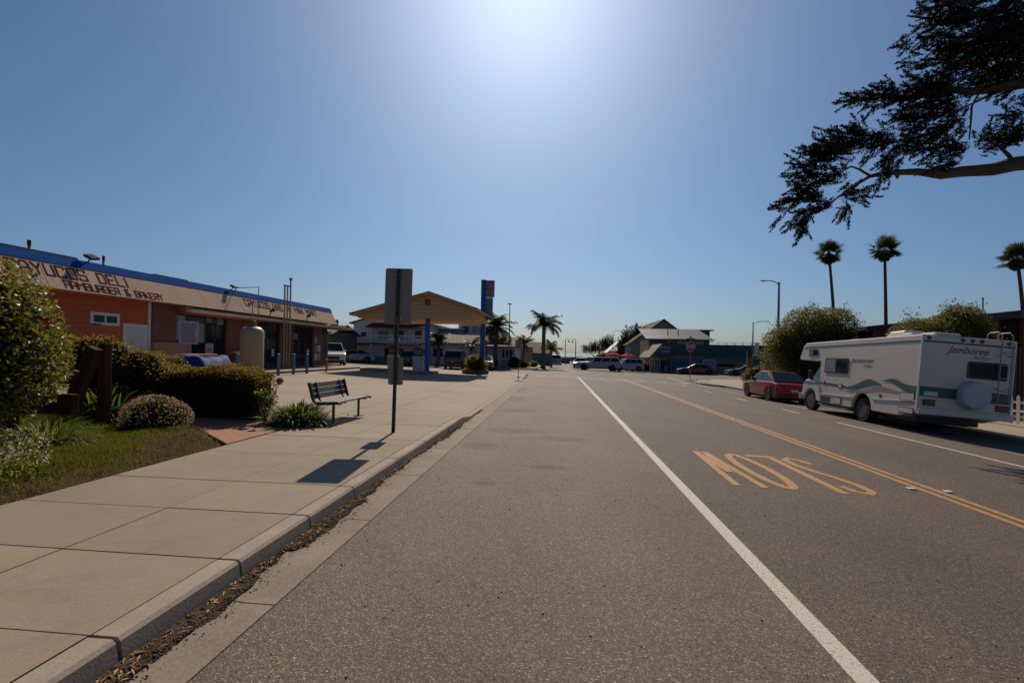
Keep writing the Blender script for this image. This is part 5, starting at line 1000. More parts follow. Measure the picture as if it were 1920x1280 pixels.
tree('broadleaf_tree', 'broad olive green tree behind the red car, left of its darker neighbour building', (15.0, 30, base(15, 30)+.12), [((-1.1, 0, 2.0), (1.7, 1.5, 1.7)), ((-.3, .2, 3.7), (1.4, 1.3, 1.45)), ((1.3, .3, 3.9), (1.2, 1.2, 1.35)), ((.6, -.4, 1.9), (1.9, 1.2, 1.5)), ((-1.7, 0, 3.1), (.9, .8, .8)), ((1.6, 0, 2.6), (1.0, .9, 1.3))], 62000, .115, A['tree'], [(0, 0, .17), (.8, .2, .13)], 'olive green street trees')
tree('broadleaf_tree', 'yellowish olive tree rising directly above the motorhome roof', (16.7, 23, base(15, 23)+.12), [((-.9, 0, 3.2), (1.35, 1.2, 1.25)), ((.3, 0, 3.3), (1.2, 1.2, 1.5)), ((1.4, .2, 4.0), (1.15, 1.1, 1.25)), ((1.7, 0, 2.6), (1.1, 1.1, 1.3)), ((.2, -.4, 2.0), (2.1, 1.1, 1.2)), ((-1.9, .1, 2.3), (.9, .9, 1.0))], 62000, .115, A['tree'], [(0, 0, .17), (1.6, .2, .13)], 'olive green street trees')
bpy.data.objects['broadleaf_tree.001'].scale = (.86, .86, .88)
bush('shrub', 'rough low shrub between the street lamp and the olive tree', 'bush', (13.6, 33.6, base(13.6, 33)+.1), [((0, 0, .75), (1.3, .8, .8)), ((1.6, .3, .7), (1.2, .8, .7))], 4500, .13, A['tree'], floor=0)
# cypress sprays: tapering brushes of short dark scales
def sprays(S_, matl, name, parent, dens=34, w0=.13, lk=.16):
    """S_: list of (origin, direction, length)"""
    V = []; F_ = []; O = np.array([s[0] for s in S_]); Dr = np.array([s[1] for s in S_]); L = np.array([s[2] for s in S_]); Dr /= np.linalg.norm(Dr, axis=1, keepdims=True)
    n = len(S_); t = RNG.random((n, dens))**.8; rad_ = (L[:, None]*w0*(1-t**1.5)+.012)
    u = RNG.normal(size=(n, dens, 3)); u /= np.linalg.norm(u, axis=2, keepdims=True)
    P_ = O[:, None]+Dr[:, None]*(t*L[:, None])[..., None]+u*(rad_*RNG.random((n, dens)))[..., None]
    P_ = P_.reshape(-1, 3); up = np.repeat(Dr, dens, 0); ln = np.repeat(L, dens)*lk+.02
    V, F_ = quads_at(P_, ln, .42, up=up*1.3); return npmesh(name, V, F_, matl, parent)
def cypress_big(name, label, loc, shape, n, L, dens=26):
    t_ = T(name, label, 'tree', loc); S_ = []
    for c, r in shape:
        P_ = lumpy(int(n*r[0]*r[2]/sum(q[1][0]*q[1][2] for q in shape)), c, r, seed=4, shell=.6)
        for p in P_:
            d = (p-np.array(c))/np.array(r)*.55+np.array([0, 0, 1.0])+RNG.normal(size=3)*.25; S_.append((p, d, L*random.uniform(.6, 1.3)))
    sprays(S_, A['cyp'], 'crown', t_, dens, .2); m_ = MB(); m_.tube([(0, 0, -.3), (0, 0, shape[0][0][2])], [.3, .15], 8)
    for c, r in shape:
        m_.tube([(0, 0, .8), (c[0]*.6, 0, c[2]*.6), tuple(c)], [.2, .13, .06], 6)
    m_.build('trunk', A['bark'], t_); return t_
cypress_big('cypress_tree', 'large dark spiky cypress left of the big gabled roof', (15.2, 96, base(15, 96)), [((0, 0, 4.3), (2.6, 2, 2.9)), ((-1.6, 0, 3.2), (1.7, 1.6, 2.)), ((1.2, 0, 4.2), (1.8, 1.5, 2.5)), ((-.4, 0, 1.6), (3.0, 1.6, 1.4))], 1500, 1.3)
cypress_big('cypress_tree', 'flat topped dark cypress in the far distance by the shore', (12.0, 125, -.8), [((-2.4, 0, 3.2), (1.8, 1.5, 1.0)), ((0, 0, 3.8), (2., 1.5, 1.3)), ((2.2, 0, 4.7), (1.8, 1.4, 1.5))], 700, 1.1)
bpy.data.objects['cypress_tree.001'].location = (10.6, 125, -1.0)
bush('shrub', 'round dark bush beyond the parked pale car near the shore', 'bush', (9.1, 100, base(9, 100)), [((0, 0, 1.3), (1.5, 1.2, 1.35))], 1500, .3, A['tree'], floor=0)
# the cypress bough overhead, upper right: trunk stands beyond the frame
TY = 16.
TR = T('cypress_tree', 'dark cypress boughs hanging into the upper right corner of the sky', 'tree', (0, 0, 0))
def w3(px, py, Y=TY): p = atY(px, py, Y); return (p.x, p.y, p.z)
m_ = MB(); m_.tube([(19.5, 14.5, -.6), (19.3, 14.6, 3), (18.9, 14.8, 7), (18.2, 15, 11), (17.6, 15.2, 15)], [.55, .45, .38, .3, .2], 12); m_.build('trunk', A['bark'], TR)
def limb(pts, r0, r1, Y0=TY, nm='limb'):
    P_ = [w3(px, py, Y0+ (0 if len(q) == 0 else q[0])) for px, py, *q in pts]; n_ = len(P_)
    MB().tube(P_, [r0+(r1-r0)*i/(n_-1) for i in range(n_)], 8).build(nm, A['bark'], TR); return P_
limb([(2290, 255, -1.2), (2080, 290, -.6), (1960, 302), (1905, 307), (1860, 318), (1800, 322), (1765, 328), (1720, 322), (1660, 324), (1630, 331)], .30, .055)
limb([(1900, 312), (1892, 292), (1875, 276), (1858, 268)], .07, .025)
limb([(1632, 330), (1612, 342), (1590, 356), (1560, 378), (1520, 392), (1500, 408)], .05, .01)
limb([(1632, 330), (1612, 318), (1596, 312), (1570, 326), (1530, 345), (1490, 372)], .04, .01)
limb([(1660, 324), (1655, 300), (1690, 262), (1735, 225)], .035, .012)
limb([(2330, 60, -1.2), (2090, 120, -.5), (1960, 148), (1920, 155), (1880, 160), (1850, 168), (1815, 172), (1780, 168), (1740, 180), (1680, 182), (1600, 186)], .26, .02)
limb([(1835, 176), (1822, 200), (1820, 232), (1817, 262)], .035, .018); limb([(1880, 170), (1850, 182), (1800, 205), (1760, 250)], .04, .015)
limb([(2300, -220, -1.2), (2060, -120, -.5), (1900, -20), (1840, 60), (1800, 130)], .22, .05); limb([(1950, -60), (1880, 20), (1780, 40), (1700, 30)], .12, .02)
S_ = []
def cluster(px, py, rx, ry, n, ang, spread=24, L=(.3, .75), dep=None):
    rx *= .84; ry *= .78; n = int(n*1.0)
    """ellipse of sprays; ang = picture angle of growth in degrees, 180 = left"""
    dp = dep if dep else rx/FOC*TY*.8; px += 8; c0 = np.array(w3(px, py))
    for i in range(n):
        q = random.uniform(0, 6.28); k = math.sqrt(random.random()); y = random.gauss(0, 1)*dp*.6
        p = w3(px+rx*k*math.cos(q), py+ry*k*math.sin(q)); p = (p[0]+y*.55, p[1]+y, p[2]); a = rad(ang+random.gauss(0, spread))
        S_.append((p, (math.cos(a), random.gauss(0, .35), math.sin(a)), random.uniform(*L)))
for a in ((1905, 10, 150, 75, 330, 200), (1850, 60, 110, 60, 230, 195), (1885, 105, 90, 45, 170, 190), (1770, 20, 55, 40, 70, 185), (1795, 95, 45, 35, 60, 190), (1745, 55, 28, 30, 22, 225), (1700, 68, 16, 16, 9, 228),
          (1770, 150, 50, 22, 60, 185), (1725, 110, 22, 10, 8, 180), (1735, 128, 18, 10, 8, 195), (1745, 162, 50, 20, 60, 185), (1690, 178, 48, 14, 55, 190), (1635, 180, 32, 10, 30, 188), (1595, 188, 14, 6, 8, 195),
          (1720, 208, 45, 20, 60, 195), (1775, 195, 45, 28, 75, 200), (1780, 235, 35, 22, 30, 215), (1735, 245, 45, 20, 45, 205), (1700, 270, 40, 18, 40, 200), (1660, 255, 22, 14, 22, 190), (1670, 295, 20, 14, 18, 235), (1655, 312, 10, 14, 12, 250), (1650, 270, 26, 26, 20, 215),
          (1600, 262, 36, 22, 60, 165), (1565, 285, 42, 24, 85, 172), (1620, 245, 22, 9, 12, 160), (1535, 300, 26, 20, 35, 178), (1500, 310, 16, 6, 7, 178), (1497, 328, 16, 5, 7, 180), (1520, 338, 24, 8, 20, 180), (1560, 330, 36, 14, 40, 185),
          (1520, 362, 30, 12, 40, 190), (1485, 376, 18, 8, 16, 200), (1465, 392, 10, 6, 5, 205), (1505, 395, 18, 14, 22, 240), (1500, 418, 9, 16, 14, 250), (1545, 378, 24, 16, 24, 215), (1580, 368, 28, 10, 26, 10), (1600, 362, 14, 5, 6, 5), (1580, 385, 16, 10, 12, 240),
          (1850, 268, 42, 15, 75, 30), (1885, 255, 16, 10, 22, 35), (1780, 275, 40, 12, 50, 190), (1740, 282, 20, 6, 12, 185), (1785, 300, 18, 9, 14, 200), (1760, 312, 10, 6, 6, 200),
          (1900, 190, 22, 9, 14, 20), (1910, 215, 20, 8, 12, 195), (1865, 150, 60, 18, 40, 200), (1915, 130, 40, 26, 60, 195), (1925, 60, 60, 60, 100, 200)):
    cluster(*a)
sprays(S_, A['cyp'], 'foliage', TR, 92, .14, .085)
# ================================================================ HOUSES AND SHOPS
def wall_windows(t_, wins, y, fm='white', gm='window', fw_=.08):
    for (x0, x1, z0, z1, *q) in wins:
        f_ = MB().box(x0-fw_, x1+fw_, y-.05, y, z0-fw_, z1+fw_).build('window', A[fm], t_); MB().box(x0, x1, y-.056, y-.045, z0, z1).build('pane', A[q[0] if q else gm], f_)
def gable_roof(t_, x0, x1, y0, y1, ze, zr, axis='x', ov=.35, mt='roof', th=.12):
    m_ = MB()
    if axis == 'x':     # ridge along x
        ym = (y0+y1)/2
        for (ya, yb_) in ((y0-ov, ym), (y1+ov, ym)):
            zz = ze-ov*(zr-ze)/((y1-y0)/2)*1.0; m_.add([(x0-ov, ya, zz), (x1+ov, ya, zz), (x1+ov, yb_, zr), (x0-ov, yb_, zr), (x0-ov, ya, zz-th), (x1+ov, ya, zz-th), (x1+ov, yb_, zr-th), (x0-ov, yb_, zr-th)], [(0,1,2,3),(7,6,5,4),(0,4,5,1),(1,5,6,2),(3,7,4,0)])
    else:
        xm = (x0+x1)/2
        for (xa, xb_) in ((x0-ov, xm), (x1+ov, xm)):
            zz = ze-ov*(zr-ze)/((x1-x0)/2); m_.add([(xa, y0-ov, zz), (xa, y1+ov, zz), (xb_, y1+ov, zr), (xb_, y0-ov, zr), (xa, y0-ov, zz-th), (xa, y1+ov, zz-th), (xb_, y1+ov, zr-th), (xb_, y0-ov, zr-th)], [(0,1,2,3),(7,6,5,4),(0,4,5,1),(1,5,6,2),(3,7,4,0)])
    return m_.build('roof', A[mt], t_)
MO = T('motel', 'white two storey motel with balconies behind the fuel canopy', 'building', (0, 0, 0))
m_ = MB().box(-22.9, -14.4, 52, 62, -.2, 4.6); m_.prism([(-22.9, 4.6), (-14.4, 4.6), (-18.65, 5.9)], lambda x, z: (x, 52.0, z), lambda x, z: (x, 62, z)); m_.build('wall', A['offwhite'], MO); gable_roof(MO, -22.9, -14.4, 52, 62, 4.65, 5.95, 'y', .4, 'roof')
MB().box(-25.3, -22.9, 52.4, 60, -.1, 2.1).build('bay_wall', A['offwhite'], MO)
MB().add([(-25.9, 52.1, 2.15), (-22.6, 52.1, 2.15), (-22.9, 54, 3.7), (-23.6, 54, 3.7), (-25.9, 60, 2.2), (-22.9, 60, 3.7)], [(0,1,2,3), (0,3,4), (3, 2, 5, 4)]).build('bay_roof', A['roof'], MO)
MB().box(-23.1, -21.0, 51.2, 52.4, 2.1, 2.25).build('porch_roof', A['darkwood'], MO)
wall_windows(MO, [(-25.0, -24.2, .55, 1.9), (-24.05, -23.2, .55, 1.9)], 52.4); wall_windows(MO, [(-22.0, -21.4, 3.0, 3.5), (-19.2, -17.0, .9, 1.75), (-17.1+1.2, -15.2, .9, 1.75)], 52.0)
wall_windows(MO, [(-20.0, -18.8, 2.75, 3.75, 'palewin'), (-17.9, -17.1, 2.7, 3.75), (-15.8, -15.0, 2.7, 3.75)], 52.0)
MB().box(-20.6, -14.6, 50.9, 52, 2.2, 2.34).build('balcony_floor', A['darkcar'], MO); m_ = MB()
MB().box(-20.6, -14.6, 50.92, 50.98, 3.08, 3.16).build('balcony_rail', A['white'], MO)
for i in range(31): m_.box(-20.55+i*.197, -20.50+i*.197, 50.93, 50.97, 2.34, 3.08)
m_.box(-20.6, -14.6, 50.935, 50.965, 2.36, 2.42); m_.build('balustrade', A['white'], MO)
for x in (-20.5, -17.5, -14.7): MB().box(x, x+.12, 50.9, 51.02, 0, 4.15).build('porch_post', A['white'], MO)
MB().add([(-21.0, 50.6, 4.05), (-14.3, 50.6, 4.05), (-14.6, 52, 4.55), (-20.7, 52, 4.55), (-21.0, 50.6, 3.95), (-14.3, 50.6, 3.95), (-14.6, 52, 4.3), (-20.7, 52, 4.3)], [(0,1,2,3),(7,6,5,4),(0,4,5,1),(1,5,6,2),(3,7,4,0)]).build('balcony_roof', A['darkwood'], MO)
MB().box(-21.0, -14.5, 51.93, 52.0, 0, .8).build('plinth', A['bluegrey'], MO)
M2 = T('motel_wing', 'long low white motel wing with dark shingle roof and an upper storey', 'building', (0, 0, 0))
MB().box(-14.3, -8.2, 53, 62, -.3, 2.55).build('wall', A['offwhite'], M2); MB().box(-14.4, -11.4, 57, 63, 2.5, 4.2).build('upper_wall', A['bluegrey'], M2); MB().box(-12.2, -8.6, 58, 64, 2.5, 5.1).build('upper_wall', A['offwhite'], M2)
MB().box(-12.4, -8.4, 57.8, 64.2, 5.1, 5.2).build('flat_roof', A['white'], M2); MB().box(-14.6, -11.3, 56.8, 63, 4.2, 4.3).build('flat_roof', A['white'], M2)
MB().add([(-14.6, 52.6, 2.5), (-5.0, 52.6, 2.4), (-5.5, 56, 3.5), (-14.4, 56, 3.6)], [(0,1,2,3)]).build('roof', A['roof'], M2); MB().add([(-14.6, 52.6, 2.42), (-5.0, 52.6, 2.32), (-5.0, 52.6, 2.4), (-14.6, 52.6, 2.5)], [(0,1,2,3)]).build('eave', A['darkwood'], M2)
wall_windows(M2, [(-11.8, -10.9, 3.9, 4.6), (-10.5, -9.5, 3.9, 4.6, 'palewin')], 58, 'offwhite'); wall_windows(M2, [(-13.6, -12.9, 3.2, 3.7)], 57, 'offwhite'); wall_windows(M2, [(-14.0, -13.6, .9, 1.9), (-13.3, -12.9, .9, 1.9)], 53)
MB().box(-12.3, -8.5, 57.2, 58, 3.3, 3.42).build('balcony_edge', A['darkcar'], M2)
CH = T('chapel_house', 'low white house with three arched windows beside the large palm', 'building', (0, 0, 0))
MB().box(-8.15, -4.9, 54.8, 62, -.3, 2.3).build('wall', A['offwhite'], CH)
for i in range(3):
    x = -6.35+i*.42; P_ = [(x, .9), (x+.28, .9), (x+.28, 1.75)]+[(x+.14+.14*math.cos(q), 1.75+.14*math.sin(q)) for q in [math.pi*j/6 for j in range(1, 6)]]+[(x, 1.75)]
    o = MB().prism([(a-(.04 if a < x+.1 else -.04 if a > x+.2 else 0), b_+(.04 if b_ > 1.7 else -.04)) for a, b_ in P_], lambda a, z: (a, 54.76, z), lambda a, z: (a, 54.8, z)).build('window', A['white'], CH); MB().prism(P_, lambda a, z: (a, 54.75, z), lambda a, z: (a, 54.77, z)).build('pane', A['window'], o)
gable_roof(CH, -8.1, -4.9, 54.8, 62, 2.3, 3.4, 'x', .3, 'roof')
o = T('utility_box', 'grey utility box beside the large palm trunk', 'utility box', (-5.9, 53.2, base(-6, 53)+.14)); MB().box(-.28, .28, -.25, .25, 0, .85).build('box', A['greymetal'], o, bevel=.03); MB().box(-.3, .3, -.27, .27, .85, .92).build('lid', A['greymetal'], o, bevel=.02)
BH = T('olive_house', 'olive house with a brown roof and chimney beyond the shop building', 'building', (0, 0, 0))
MB().box(-26, -21.6, 44, 50, -.2, 3.2).build('wall', A['dirtwall'], BH); gable_roof(BH, -26, -21.6, 44, 50, 3.1, 4.0, 'x', .3, 'roof'); MB().box(-22.9, -22.3, 46.5, 47, 3.6, 4.5).build('chimney', A['brown'], BH)
wall_windows(BH, [(-24.2, -23.2, 1.4, 2.2)], 44, 'offwhite')
MU = T('mural_shack', 'low teal painted building with a brown roof behind the lone palm', 'building', (0, 0, 0))
MB().box(-3.9, -1.0, 74, 82, -.6, 1.5).build('wall', A['tealwall'], MU); MB().box(-6.0, -3.9, 74.1, 82, -.6, 2.4).build('side_wall', A['peach'], MU); MB().box(-3.8, -2.6, 73.95, 74, .0, .7).build('mural', A['muralblue'], MU); MB().box(-2.5, -2.0, 73.95, 74, -.4, .9).build('door', A['orange'], MU)
MB().add([(-6.3, 73.6, 1.6), (-.8, 73.6, 1.5), (-1.2, 77, 3.2), (-6.0, 77, 3.3)], [(0,1,2,3)]).build('roof', A['roof'], MU); MB().add([(-6.3, 73.6, 1.5), (-.8, 73.6, 1.4), (-.8, 73.6, 1.5), (-6.3, 73.6, 1.6)], [(0,1,2,3)]).build('eave', A['canopy'], MU)
bush('shrub', 'bright rounded shrub at the foot of the teal painted building', 'bush', (-3.1, 60.5, base(-3, 60)+.1), [((0, 0, .35), (.7, .6, .45))], 900, .12, A['strap'], floor=0)
bush('shrub', 'low dark shrub just left of the lone palm trunk', 'bush', (-4.4, 56.2, base(-4, 60)+.1), [((0, 0, .35), (1.3, .6, .5))], 1300, .12, A['leaf'], floor=0)
bush('shrub', 'dark shrubbery between the utility box and the street lamp', 'bush', (-7.6, 51.9, base(-7, 52)+.1), [((0, 0, .55), (1.3, .5, .65)), ((-1.8, 0, .5), (1., .5, .6))], 2200, .12, A['leaf'], floor=0)
bush('shrub', 'dark bush below the yellow green palm', 'bush', (-4.9, 54.6, base(-5, 54)+.1), [((0, 0, .6), (.8, .5, .75))], 1300, .12, A['leaf'], floor=0)
# right hand side, far
GB = T('gabled_hall', 'large grey hall with a broad brown shingle gable roof', 'building', (0, 0, 0))
m_ = MB().box(12.9, 24.5, 88, 106, -1, 3.6); m_.prism([(12.9, 3.6), (24.5, 3.6), (18.7, 7.9)], lambda x, z: (x, 88, z), lambda x, z: (x, 106, z)); m_.build('wall', A['bluegrey'], GB); A['hallroof'] = mat('brown_shingle', (.15, .105, .07), .95, .3, 1., 9., spec=.1); gable_roof(GB, 12.9, 24.5, 88, 106, 3.7, 8.0, 'y', .5, 'hallroof', .18)
o = MB().box(18.1, 19.3, 87.9, 88, 6.0, 6.8).build('gable_vent', A['darkcar'], GB)
MR = T('metal_roof_building', 'two storey building with a pale ribbed metal roof', 'building', (0, 0, 0))
MB().box(14.0, 22.6, 76, 84, -1, 3.9).build('wall', A['dirtwall'], MR)
m_ = MB(); m_.add([(13.4, 75.4, 4.05), (23.5, 75.4, 4.05), (22.4, 79.5, 5.75), (12.9, 79.5, 5.75)], [(0,1,2,3)])
for i in range(25): x0 = 13.6+i*.4; x1 = 13.1+i*.385; m_.add([(x0, 75.39, 4.06), (x0+.05, 75.39, 4.06), (x1+.05, 79.5, 5.81), (x1, 79.5, 5.81), (x0, 75.39, 4.1), (x1, 79.5, 5.86)], [(0,1,2,3), (0, 4, 5, 3), (1, 4, 5, 2)])
m_.build('roof', A['metalroof'], MR); MB().box(13.3, 23.6, 75.35, 75.45, 3.93, 4.05).build('gutter', A['rvdark'], MR)
wall_windows(MR, [(17.0, 17.8, 3.05, 3.7), (18.4, 19.5, 3.05, 3.7, 'palewin'), (19.9, 20.8, 3.05, 3.7, 'palewin'), (21.2, 22.1, 3.05, 3.7, 'palewin')], 76, 'offwhite')
for x in (17.0, 18.6): MB().tube([(x, 76.8, 4.4), (x, 76.8, 5.5)], .07, 6).build('flue', A['rvdark'], MR)
DB = T('dark_block', 'small dark block with flared cornice beyond the metal roof', 'building', (0, 0, 0)); MB().box(22.0, 24.3, 80, 88, -1, 5.6).build('wall', A['rvdark'], DB); MB().box(21.9, 24.9, 79.7, 88, 5.6, 5.75).build('cornice', A['rvdark'], DB)
TB = T('teal_shop', 'long low dark teal shop with colourful mural patches on its front', 'building', (0, 0, 0))
MB().box(15.4, 32, 68, 75, -1.1, 1.75).build('wall', A['tealwall'], TB); MB().box(15.4, 32, 67.8, 75, 1.75, 3.1).build('parapet', A['tealdark'], TB); MB().box(15.4, 32, 67.77, 67.8, 1.6, 1.8).build('trim', A['tealdark'], TB)
for x0, x1, z0, z1, mt in ((15.6, 20.0, 1.15, 1.72, 'muraltan'), (15.8, 17.8, -.3, 1.05, 'muralblue'), (17.95, 19.2, -.3, .95, 'purplepetal'), (21.8, 25.0, -.6, .9, 'muraltan'), (22.9, 25.0, .9, 1.35, 'muralred'), (25.2, 28.0, -.2, 1.2, 'muralblue'), (20.1, 21.7, 1.15, 1.72, 'tealwall'), (21.75, 24, .2, .5, 'muralgreen')):
    MB().box(x0, x1, 67.97, 68.0-.002*random.random(), z0, z1).build('mural_patch', A[mt], TB)
wall_windows(TB, [(19.9, 21.4, -.1, 1.0, 'palewin')], 67.98, 'offwhite'); 
for i in range(9): MB().tube([(21.8+i*1.1, 68.1, 3.1), (21.8+i*1.1, 68.1, 3.4)], .04, 6).build('rail_post', A['rvdark'], TB)
MB().tube([(21.0, 68.1, 3.4), (31.5, 68.1, 3.4)], .02, 5).build('rail', A['rvdark'], TB)
SB = T('corner_shop', 'small shingled corner shop with a pale sign and a yellow awning', 'building', (0, 0, 0))
MB().box(13.2, 15.35, 68, 76, -1.1, 1.6).build('wall', A['brown'], SB); MB().add([(12.5, 67.6, 1.2), (12.5, 76, 1.2), (14.2, 76, 3.1), (14.2, 67.6, 3.1)], [(0,1,2,3)]).build('side_roof', A['roof'], SB)
MB().add([(12.5, 67.6, 1.2), (15.35, 67.6, 1.2), (15.35, 67.6, 3.1), (14.2, 67.6, 3.1)], [(0,1,2,3)]).build('front_gable', A['rvdark'], SB)
MB().box(14.0, 15.3, 67.5, 67.6, 1.9, 2.75).build('sign_board', A['signgrey'], SB)
for i in range(8): MB().box(14.08+i*.15, 14.16+i*.15, 67.47, 67.5, 2.15, 2.55).build('sign_letter', A['rvdark'], SB)
MB().box(14.1, 15.3, 67.93, 68, -1, 1.0).build('door', A['black'], SB)
MB().add([(12.6, 66.9, .9), (13.9, 66.9, .9), (13.9, 67.9, 1.45), (12.9, 67.9, 1.45)], [(0,1,2,3)]).build('awning', A['yellow'], SB); MB().add([(13.95, 66.9, .8), (14.9, 66.9, .8), (14.8, 67.9, 1.5), (14.0, 67.9, 1.5)], [(0,1,2,3)]).build('awning', A['orangea'], SB)
for i in range(5): MB().box(12.5+i*.33, 12.56+i*.33, 67.0, 67.06, -.95, .9).build('porch_post', A['offwhite'], SB)
bush('shrub', 'dark planting under the corner shop awning', 'bush', (12.0, 69, base(12, 69)+.1), [((0, 0, .5), (1.3, .7, .8)), ((-1.2, 2, .6), (1., .7, .8))], 1600, .16, A['tree'], floor=0)
WH = T('white_cottage', 'small white gabled cottage partly behind the dark spiky cypress', 'building', (0, 0, 0)); MB().box(10.9, 14.5, 104, 112, -1, 2.2).build('wall', A['bluegrey'], WH); gable_roof(WH, 10.9, 15.5, 104, 112, 2.3, 4.4, 'y', .5, 'white')
# the dark building at right behind the motorhome
DR = T('dark_timber_building', 'dark brown flat roofed building behind the motorhome and trees', 'building', (0, 0, 0))
MB().box(21.5, 45, 25.2, 40, -.6, 3.65).build('wall', A['darkbuild'], DR)
MB().add([(18.0, 30, 3.5), (21.0, 24.0, 3.95), (45, 24.0, 4.2), (45, 41, 4.2), (18.0, 41, 3.2), (18.0, 30, 3.3), (21.0, 24.0, 3.6), (45, 24.0, 3.9), (45, 41, 3.9), (18.0, 41, 3.05)], [(0,1,2,3,4),(9,8,7,6,5),(0,5,6,1),(1,6,7,2),(2,7,8,3),(4,9,5,0)]).build('roof', A['rvdark'], DR)
MB().box(18.3, 21.5, 33, 40, -.6, 3.2).build('wall', A['darkbuild'], DR)
for x0, x1, z0, z1 in ((18.4, 20.2, 2.6, 3.3), (22.6, 25.5, 2.3, 3.2)): MB().box(x0, x1, 25.1 if x0 > 21 else 30, 25.19 if x0 > 21 else 30.1, z0, z1).build('panel', A['tanpanel'], DR)
for x in (20.6, 21.9): MB().box(x, x+.22, 24.9, 25.12, -.5, 3.7).build('post', A['brown'], DR)
for i in range(6): MB().box(21.6+i*.18, 21.7+i*.18, 24.95, 25.02, -.4, 2.3).build('picket', A['tanpanel'], DR)
MB().tube([(20.6, 25.5, 4.0), (20.6, 25.5, 4.7)], .03, 6).build('flue', A['black'], DR)
# picket fence
FN = T('picket_fence', 'white picket fence beyond the rear of the motorhome', 'fence', (0, 0, 0)); fy0, fx = 15.2, 14.35
for i in range(22):
    y = fy0+i*.24; z = base(fx, y)+.13
    MB().prism([(0, .08), (.10, .08), (.10, .92), (.05, 1.0), (0, .92)], lambda a, zz: (fx, y+a, z+zz), lambda a, zz: (fx+.02, y+a, z+zz)).build('picket', A['white'], FN)
for zz in (.28, .72): MB().box(fx+.02, fx+.05, fy0, fy0+5.3, base(fx, 17)+.13+zz, base(fx, 17)+.21+zz).build('rail', A['white'], FN)
# ================================================================ POLES, SIGNS, SMALL THINGS
def lamp(label, loc, h, arm, r=.07, group='street lamps'):
    t_ = T('street_lamp', label, 'street lamp', loc, group=group); MB().tube([(0, 0, 0), (0, 0, h*.5), (0, 0, h)], [r*1.5, r*1.2, r*.8], 10).build('pole', A['greymetal'], t_)
    s_ = 1 if arm > 0 else -1; a = abs(arm); MB().tube([(0, 0, h-.25), (s_*a*.25, 0, h-.02), (s_*a*.55, 0, h+.08), (s_*a, 0, h+.1)], .035, 6).build('arm', A['greymetal'], t_)
    MB().lathe([(.02, -.09), (.12, -.05), (.13, 0), (.05, .05)], (0, 0, 0), 10).build('lamp_head', A['greymetal'], t_, loc=(s_*(a+.2), 0, h+.1)).scale = (2.2, 1, .8); return t_
lamp('tall street lamp rising behind the olive trees at right', (17.4, 40, base(17, 40)+.12), 8.15, -1.0, .085)
lamp('street lamp in front of the dark teal shop', (24.0, 62, base(24, 62)+.1), 6.6, 1.5)
lamp('street lamp before the dark spiky cypress', (11.2, 78, base(11, 78)+.1), 6.0, -2.0)
t_ = T('street_lamp', 'thin straight pole with a small flat head left of the lone palm', 'street lamp', (-5.6, 55, base(-5.6, 55)+.1), group='street lamps'); MB().tube([(0, 0, 0), (0, 0, 7.3)], [.07, .05], 8).build('pole', A['greymetal'], t_); MB().box(-.25, .2, -.1, .1, 7.3, 7.4).build('lamp_head', A['greymetal'], t_)
t_ = T('flagpole', 'thin flagpole left of the dark spiky cypress', 'flagpole', (9.4, 84, base(9, 84))); MB().tube([(0, 0, 0), (0, 0, 6.1)], [.06, .03], 8).build('pole', A['greymetal'], t_); MB().lathe([(.02, -.06), (.07, 0), (.02, .06)], (0, 0, 6.15), 8).build('finial', A['greymetal'], t_)
for i, (x, s_) in enumerate(((1.45, 1), (3.45, -1))):
    t_ = T('promenade_lamp', ('dark hook shaped promenade lamp, left one at the street end', 'dark hook shaped promenade lamp, right one at the street end')[i], 'street lamp', (x, 95, base(x, 95)), group='hook lamps at the end of the street')
    MB().tube([(0, 0, 0), (0, 0, 4.6), (.08*s_, 0, 4.95), (.35*s_, 0, 5.1), (.6*s_, 0, 4.95), (.65*s_, 0, 4.7)], [.09, .07, .05, .04, .04, .04], 8).build('pole', A['greymetal'], t_); MB().lathe([(.04, .2), (.16, -.05), (.13, -.2), (.03, -.28)], (.65*s_, 0, 4.55), 10).build('lamp_head', A['rvdark'], t_)
for i in range(3):
    x = 1.45+i*1.15; o = tag(MB().lathe([(.06, 0), (.06, .92), (.02, 1.0)], (0, 0, 0), 8).build('barrier_post', A['greymetal'], loc=(x, 88, base(x, 88))), ('left barrier post below the left hook lamp', 'middle barrier post at the street end', 'right barrier post at the street end')[i], 'bollard', 'barrier posts at the street end')
t_ = T('shore_fence', 'low dark fence line along the shore at the street end', 'fence', (0, 0, 0)); MB().box(-4, 12, 128, 128.15, -.6, .55).build('boards', A['greymetal'], t_)
for x in (1.9, 5.0, 8.2): MB().box(x, x+.15, 127.9, 128, -.7, .75).build('post', A['greymetal'], t_)
t_ = T('shore_wall', 'dark low wall on the left side of the street end', 'wall', (0, 0, 0)); MB().box(-1.6, 2.6, 104, 104.4, -.7, .45).build('masonry', A['dirtwall'], t_); MB().box(-.2, 2.7, 103.9, 104.5, .45, .62).build('coping', A['offwhite'], t_)
